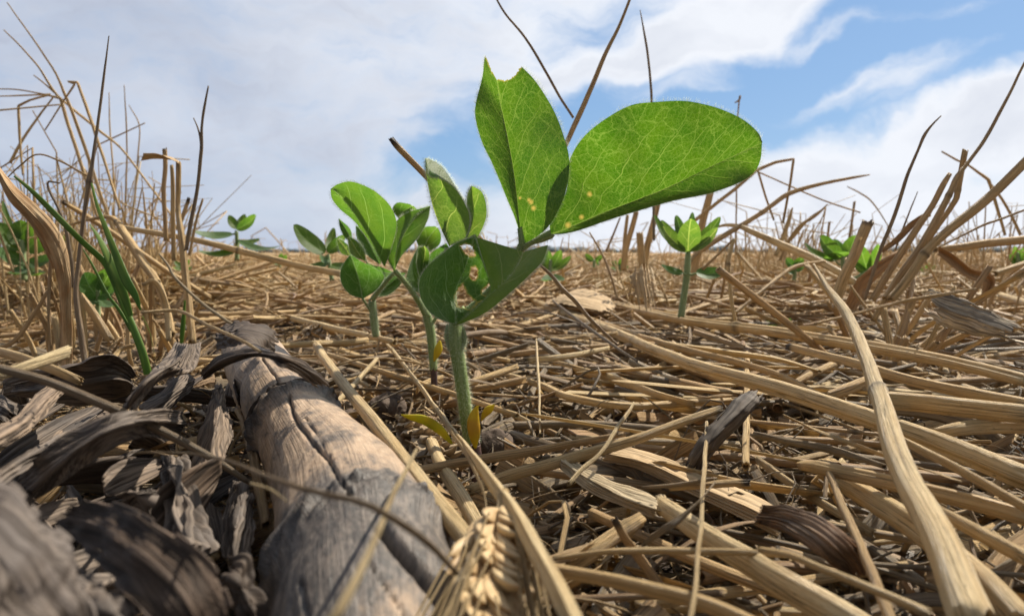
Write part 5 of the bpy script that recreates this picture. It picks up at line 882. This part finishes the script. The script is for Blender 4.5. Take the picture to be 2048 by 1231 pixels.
# ---------------- wheat ears ----------------
def floret(mb, o, d, side, L, Wd, seed):
    """one chaff scale: pointed, keeled, half closed"""
    d = d/np.linalg.norm(d); side = side-d*side.dot(d); side /= np.linalg.norm(side); nm = np.cross(d, side)
    n, k = 14, 12; s = np.linspace(0, 1, n); r = Wd/2*np.sin((s*.93+.05)*math.pi)**.8*(1-.25*s)
    th = np.arange(k)/k*2*math.pi
    C = o+d*(s*L)[:, None]+nm*(.12*L*np.sin(s*math.pi))[:, None]
    rr = r[:, None]*(1+.10*np.cos(th*4+seed)[None])
    V = C[:, None]+side*(np.cos(th)[None]*rr)[..., None]+nm*(np.sin(th)[None]*rr*.55)[..., None]
    mb.add(V.reshape(-1, 3), q=grid_q(n, k, True))
    return C[-1]
def ear(label, b, t_, width_mm, nsp, mat, awn=.02, ls=1.0, spread=.5, seed=1, droop=0.0, skew=0.0, awnr=.00011, facing=None):
    r2 = np.random.default_rng(seed)
    P0 = pt(*b)[0]; P1 = pt(*t_)[0]; ax = P1-P0; L = np.linalg.norm(ax); ax /= L
    view = P0-np.array([0, 0, H]); view /= np.linalg.norm(view); side = np.cross(view, ax); side /= np.linalg.norm(side); out_ = np.cross(ax, side)
    if out_.dot(view) > 0: out_ = -out_
    root = empty('wheat_ear', tuple(P0), label, 'wheat ear', 'fallen wheat ears')
    mb = MB(); tube(mb, smooth([P0-ax*.004, P0, (P0+P1)/2, P1], 20), .0007, k=8, ends=('cut', 't')); under(root, mb.build('rachis', M_STRAW))
    Wm = width_mm/1000
    for i in range(nsp):
        f = (i+.5)/nsp; sgn = 1 if i % 2 else -1; c = P0+ax*(L*f*.93); sc = (.8+.3*math.sin(f*math.pi))
        mb = MB(); ab = MB()
        for j, (sa, so_, ll) in enumerate(((.75, .15, 1.), (.35, .75, .95), (.95, -.5, .9), (.1, .35, .8))):
            d = ax*1.0+side*sgn*sa*.75+out_*so_*.5+r2.normal(size=3)*.10
            o = c+side*sgn*Wm*.13*(sa+.3)+out_*Wm*.22*so_
            e = floret(mb, o, d, side*.6+out_*.5, Wm*1.15*ll*sc*ls, Wm*.52*sc/ls**.5, j*1.7+seed)
            if j < 3 and awn:
                dd = ax*1.0+side*sgn*spread*(.3+r2.random()*.7)+out_*(r2.random()-.3)*spread*.8; dd /= np.linalg.norm(dd); al = awn*(.7+.6*r2.random())
                bend = side*sgn*al*.12*(r2.random()-.3)
                pth = smooth([e-dd*.001, e+dd*al*.5+bend*.4, e+dd*al+bend], 12); tube(ab, pth, np.linspace(awnr*1.3, awnr*.4, 12), k=5, tone=.25, age=.2, ends=('t', 't'))
        sp_ = under(root, mb.build('spikelet', mat))
        if awn: a_ = ab.build('awns', M_STRAW); a_.parent = sp_
ear('bearded wheat ear lying against the large flat stalk at the bottom', (1003, 1020, 'z3.4'), (972, 1290, 'z2.9'), 5.4, 26, M_GRAIN, awn=.03, spread=.22, seed=4)
ear('weathered pale wheat ear on the soil between maize stalk and seedling', (800, 838, 'z1.4'), (900, 930, 'z1.2'), 7, 12, M_GRAING, awn=0, seed=9)
ear('small pale wheat ear beyond the maize stalk', (600, 655, 'z2.2'), (655, 668, 'z2.0'), 6, 10, M_GRAING, awn=0, seed=15)

# ---------------- soil clods ----------------
def clod(label, px, py, z, r):
    c = pt(px, py, z)[0]; n, k = 40, 60; a = np.linspace(0.02, math.pi-.02, n); th = np.arange(k)/k*2*math.pi
    X = np.outer(np.sin(a), np.cos(th)); Y = np.outer(np.sin(a), np.sin(th)); Z = np.repeat(np.cos(a)[:, None], k, 1)*.75
    rr = r*(1+.7*fbm(X*1.6+Z*1.1+px, Y*1.6-Z*.9, 6, 71)); V = np.stack([X*rr, Y*rr, Z*rr], -1)+c
    mb = MB(); mb.add(V.reshape(-1, 3), q=grid_q(n, k, True)); tag(mb.build('soil_clod', M_SOIL), label, 'soil clod', 'crumbly soil clods')
straw('shiny brown slender stalk tucked along the left side of the maize stalk', '474,820,z2.2,12 487,841,z2.2,18 500,885,z2.2,21 512,940,z2.2,23 522,995,z2.2,24 532,1050,z2.1,22', .8, .3, name='slender_stalk', cat='stalk', nodes=(.3,))
clod('dark crumbly soil clod left of the yellow seed leaf', 772, 815, 'z1.1', .0065)
clod('soil clod touching the foot of the tall seedling', 985, 893, 'z1.2', .0060)
clod('soil lump under the diagonal cut straw', 712, 850, 'z.6', .0075)
clod('soil lump at the shaded root of the tall seedling', 930, 985, 'z.3', .007)

# ---------------- scattered litter ----------------
for i in range(20):     # broad split sheaths lying along the bundle
    px, py = rng.uniform(1180, 2070), rng.uniform(610, 960); P, t = pt(px, py, 'z%g' % rng.uniform(1.2, 2.3))
    L = rng.uniform(.03, .08)*(1+t); a = rng.normal(-.42, .28); d = np.array([math.cos(a), math.sin(a), rng.normal(0, .05)]); n0 = np.array([-math.sin(a), math.cos(a), 0])
    pts = smooth([P-d*L/2, P+n0*rng.normal(0, .04)*L, P+d*L/2], 50)
    if (pts[:, 1] < .075).any(): continue
    r = rng.uniform(.0013, .0026); mb = MB(); s_ = np.linspace(0, 1, 50)
    tube(mb, pts, r*(1-.5*s_**3)*np.clip(s_*9+.35, 0, 1), k=26, flat=rng.uniform(.12, .3), roll=math.pi/2+rng.normal(0, .5), tone=rng.uniform(0, .4), age=rng.choice([0., .1, .3]), rib=.05, wob=.1, groove=.1)
    tag(mb.build('straw_sheath', M_SHEATH), 'broad flat split straw sheath lying along the bundle', 'straw sheath', 'flat split sheaths in the straw bundle')
def in_view_wedge(x, y, pad=.12): return abs(x) < y*.78+pad
NEARG = 'short straw bits tangled in the litter'
cnt = 0
ndv = 0
while cnt < 190:
    px, py = rng.uniform(380, 2060), 520+ (rng.random()**1.2)*700
    z = rng.uniform(.5, 1.7); P, t = pt(px, py, 'z%g' % z)
    if px < 950 and py > 850 and px > 500: continue
    if px < 560 and py > 660: continue
    if 850 < px < 1090 and 840 < py < 1060: continue
    if 1050 < px < 1400 and 930 < py < 1180 and rng.random() < .6: continue
    L = rng.uniform(.025, .075)*(1+t*1.5); a = rng.normal(-.45, .75) if px > 1000 else rng.uniform(-1.6, 1.6)
    d = np.array([math.cos(a), math.sin(a), rng.normal(0, .06)]); n0 = np.array([-math.sin(a), math.cos(a), 0])
    c = rng.normal(0, .05)*L; pts = smooth([P-d*L/2, P+n0*c+np.array([0, 0, abs(c)*.3]), P+d*L/2], 40); pts[:, 2] = np.maximum(pts[:, 2], .003)
    if (pts[:, 1] < .07).any(): continue
    r = rng.uniform(.0003, .0013); mb = MB(); fl = rng.choice([1, 1, .5]); 
    tube(mb, pts, r*np.linspace(1, rng.uniform(.7, 1), 40), k=10, flat=fl, roll=rng.random()*3, tone=rng.uniform(.1, .9), age=rng.choice([.15, .4, .6, .85]), nodes=((rng.random(),) if rng.random() < .35 else ()), wob=.08)
    tag(mb.build('straw_piece', M_STRAW), 'short loose straw piece half buried in the tangled litter', 'straw', NEARG); cnt += 1
def heap(x, y): return .042*max(0, vnoise(x*6+3, y*6, 91)-.35)*min(1, max(0, (y-.30)/.25))+(.009*math.exp(-((x-.22)/.14)**2-((y-.48)/.14)**2))
def lit_straw(mb, x, y, z, L, a, r, k, tilt=.05, seg=4, tone=None, age=None, flat=None, curl=.06, bend=None):
    d = np.array([math.cos(a)*math.cos(tilt), math.sin(a)*math.cos(tilt), math.sin(tilt)]); n0 = np.array([-math.sin(a), math.cos(a), rng.normal(0, .6)])
    s = np.linspace(-.5, .5, seg); pts = np.array([x, y, z])+d*(s*L)[:, None]+n0*(curl*L*rng.normal()*(1-4*s*s))[:, None]
    pts[:, 2] = np.maximum(pts[:, 2], .001)
    tube(mb, pts, r, k=k, flat=rng.choice([1, .5, .3]) if flat is None else flat, roll=rng.random()*6, tone=rng.uniform(0, .75) if tone is None else tone, age=rng.choice([.1, .15, .3, .6]) if age is None else age, ends=('t', 't'))
mb = MB()
for i in range(5000):       # 20 cm - 60 cm away: bedding of straw
    y = .235+.42*rng.random()**1.1; x = rng.uniform(-1, 1)*(y*.92+.06)
    if vnoise(x*16+5, y*16, 95) < (.62 if x < -.07 and y < .42 else .34): continue
    lit_straw(mb, x, y, heap(x, y)+rng.uniform(.002, .017), rng.uniform(.02, .09), rng.normal(-.3, .8) if x > 0 else rng.uniform(-1.5, 1.5), rng.uniform(.3, 1)**2*.0018, 7, rng.normal(0, .16), 7, tone=rng.uniform(.2, .95), age=rng.choice([.2, .5, .75, .95]) if y < .42 else rng.choice([.1, .2, .5]))
tag(mb.build('straw_bedding', M_STRAW), kind='stuff')
mb = MB()
for i in range(6500):
    y = .6+1.9*rng.random()**1.3; x = rng.uniform(-1, 1)*(y*.82)
    lit_straw(mb, x, y, heap(x, y)+rng.uniform(.003, .020), rng.uniform(.03, .15), rng.normal(0, .9), rng.uniform(.0005, .0020), 5, rng.normal(0, .24), 4)
for i in range(5200):
    y = 2.5+9*rng.random()**1.6; x = rng.uniform(-1, 1)*(y*.82)
    lit_straw(mb, x, y, rng.uniform(.005, .03), rng.uniform(.10, .35), rng.normal(0, .7), rng.uniform(.0016, .004), 4, rng.normal(0, .15), 3)
tag(mb.build('far_straw_litter', M_STRAW), kind='stuff')
# standing wisps and stubble in rows, beyond the near clumps
mb = MB()
def wisp(x, y, hgt, lean=.35, r=.0012, kink=.5):
    a = rng.uniform(0, 6.28); l = abs(rng.normal(0, lean)); dx, dy = math.cos(a)*l, math.sin(a)*l
    p = [(x, y, 0), (x+dx*hgt*.35, y+dy*hgt*.35, hgt*.45), (x+dx*hgt, y+dy*hgt, hgt*.95)]
    if rng.random() < kink:
        b = rng.uniform(0, 6.28); q = hgt*rng.uniform(.2, .6); p.append((p[-1][0]+math.cos(b)*q, p[-1][1]+math.sin(b)*q*.5, p[-1][2]-q*rng.uniform(-.4, .7)))
        pts = np.vstack([smooth(p[:3], 6), smooth(p[2:], 4)[1:]])
    else: pts = smooth(p, 7)
    tube(mb, pts, np.linspace(r, r*.45, len(pts)), k=5, flat=.8, tone=rng.uniform(.0, .55), age=rng.choice([.05, .1, .3]), ends=('t', 't'))
def spot(px, dcm): p, t = pt(px, 505, 'd%g' % dcm); return p[0], p[1]
for (px, sx, dc, n, hh) in ((60, 90, 55, 50, .15), (170, 70, 60, 64, .15), (280, 60, 62, 50, .125), (215, 110, 80, 70, .16), (60, 60, 90, 26, .17), (330, 50, 70, 16, .11), (400, 60, 90, 14, .10), (470, 60, 120, 10, .09), (560, 60, 150, 8, .09),
                             (1010, 50, 75, 16, .085), (1160, 60, 90, 20, .09), (1240, 50, 62, 16, .08), (1330, 60, 80, 22, .09), (1480, 70, 75, 30, .10), (1590, 50, 70, 40, .11), (1560, 60, 100, 30, .125), (1730, 60, 90, 26, .105), (1840, 60, 80, 26, .11), (1960, 80, 75, 34, .12), (2030, 50, 90, 24, .14), (1500, 160, 130, 60, .10), (1850, 140, 140, 50, .11), (1150, 120, 150, 40, .09), (500, 120, 170, 30, .085)):
    for i in range(n):
        x, y = spot(px+rng.normal(0, sx*.6), dc*rng.uniform(.85, 1.2)); wisp(x, y, hh*rng.uniform(.45, 1.08), r=rng.uniform(.0005, .0013))
for i in range(900):
    y = 1.5+10*rng.random()**1.5; x = rng.uniform(-1, 1)*y*.82; wisp(x, y, rng.uniform(.06, .14), r=rng.uniform(.0014, .0028))
tag(mb.build('far_stubble', M_STRAW), kind='stuff')
# stubble stubs standing in the near clumps on the left and right
for (px, dc, n, hh, lean) in ((120, 34, 11, .055, .35), (330, 33, 10, .055, .25), (1790, 29, 22, .055, .45), (1420, 52, 6, .06, .3), (1590, 55, 7, .065, .4), (230, 40, 8, .07, .35), (2000, 45, 6, .07, .4)):
    for i in range(n):
        x, y = spot(px+rng.normal(0, 26), dc*rng.uniform(.93, 1.1)); h_ = hh*rng.uniform(.5, 1.1); l = rng.normal(.25 if px > 1700 else 0, lean)
        pts = smooth([(x, y, .002), (x+l*h_*.5, y+rng.normal(0, .1)*h_, h_*.5), (x+l*h_*1.15, y+rng.normal(0, .2)*h_, h_)], 24); r = rng.uniform(.0007, .0017)
        mb = MB(); tube(mb, pts, np.linspace(r*1.15, r*.9, 24), k=9, flat=rng.choice([1, .7, .4]), tone=rng.uniform(.2, .8), age=rng.choice([.05, .1, .35]), wob=.08, groove=.15, nodes=((rng.random(),) if rng.random() < .5 else ()))
        tag(mb.build('stubble_stub', M_STRAW), 'plain dry stubble stub standing in a rooted clump', 'stubble', 'stubble stubs of the rooted clumps')
# fine curled chaff and root fibres near the lens
mb = MB()
for i in range(9000):
    y = .055+.36*rng.random()**1.15; x = rng.uniform(-1, 1)*(y*.82+.02); g_ = rng.random() < .7
    lit_straw(mb, x, y, rng.uniform(.001, .011), rng.uniform(.006, .028), rng.uniform(0, 6.28), rng.uniform(.00012, .0006), 5, rng.normal(0, .35), 8, tone=rng.uniform(.3, .9), age=rng.uniform(.6, 1.) if g_ else rng.uniform(.2, .6), curl=.28)
tag(mb.build('chaff_litter', M_STRAW), kind='stuff')
mb = MB()
for i in range(900):
    y = .06+.5*rng.random(); x = rng.uniform(-1, 1)*(y*.82+.02); r = rng.uniform(.0008, .0036)*(1+y); n, k = 10, 12
    a = np.linspace(.05, math.pi-.05, n); th = np.arange(k)/k*2*math.pi; X = np.outer(np.sin(a), np.cos(th)); Y = np.outer(np.sin(a), np.sin(th)); Z = np.repeat(np.cos(a)[:, None], k, 1)*.75
    rr = r*(1+.8*fbm(X*1.6+Z*1.3+i, Y*1.6-Z, 4, 72)); mb.add((np.stack([X*rr, Y*rr, Z*rr], -1)+[x, y, rng.uniform(0, .006)]).reshape(-1, 3), q=grid_q(n, k, True))
tag(mb.build('soil_crumbs', M_SOIL), kind='stuff')
# torn flat leaf scraps in the shade between the straws
mb = MB()
for i in range(1100):
    y = .07+.45*rng.random(); x = rng.uniform(-1, 1)*(y*.82+.02); L = rng.uniform(.01, .04)
    lit_straw(mb, x, y, rng.uniform(.003, .013), L, rng.uniform(0, 6.28), rng.uniform(.001, .0028), 8, rng.normal(0, .3), 9, tone=rng.uniform(.3, .9), age=rng.choice([.3, .6, .9]), flat=.12, curl=.15)
tag(mb.build('leaf_scrap_litter', M_SHEATH), kind='stuff')
for o in list(bpy.data.objects):
    if o.type == 'MESH' and o.data.materials and o.data.materials[0] and len(o.data.polygons) == 0: bpy.data.objects.remove(o)
if False:
    for q in WID: print('WID', q)
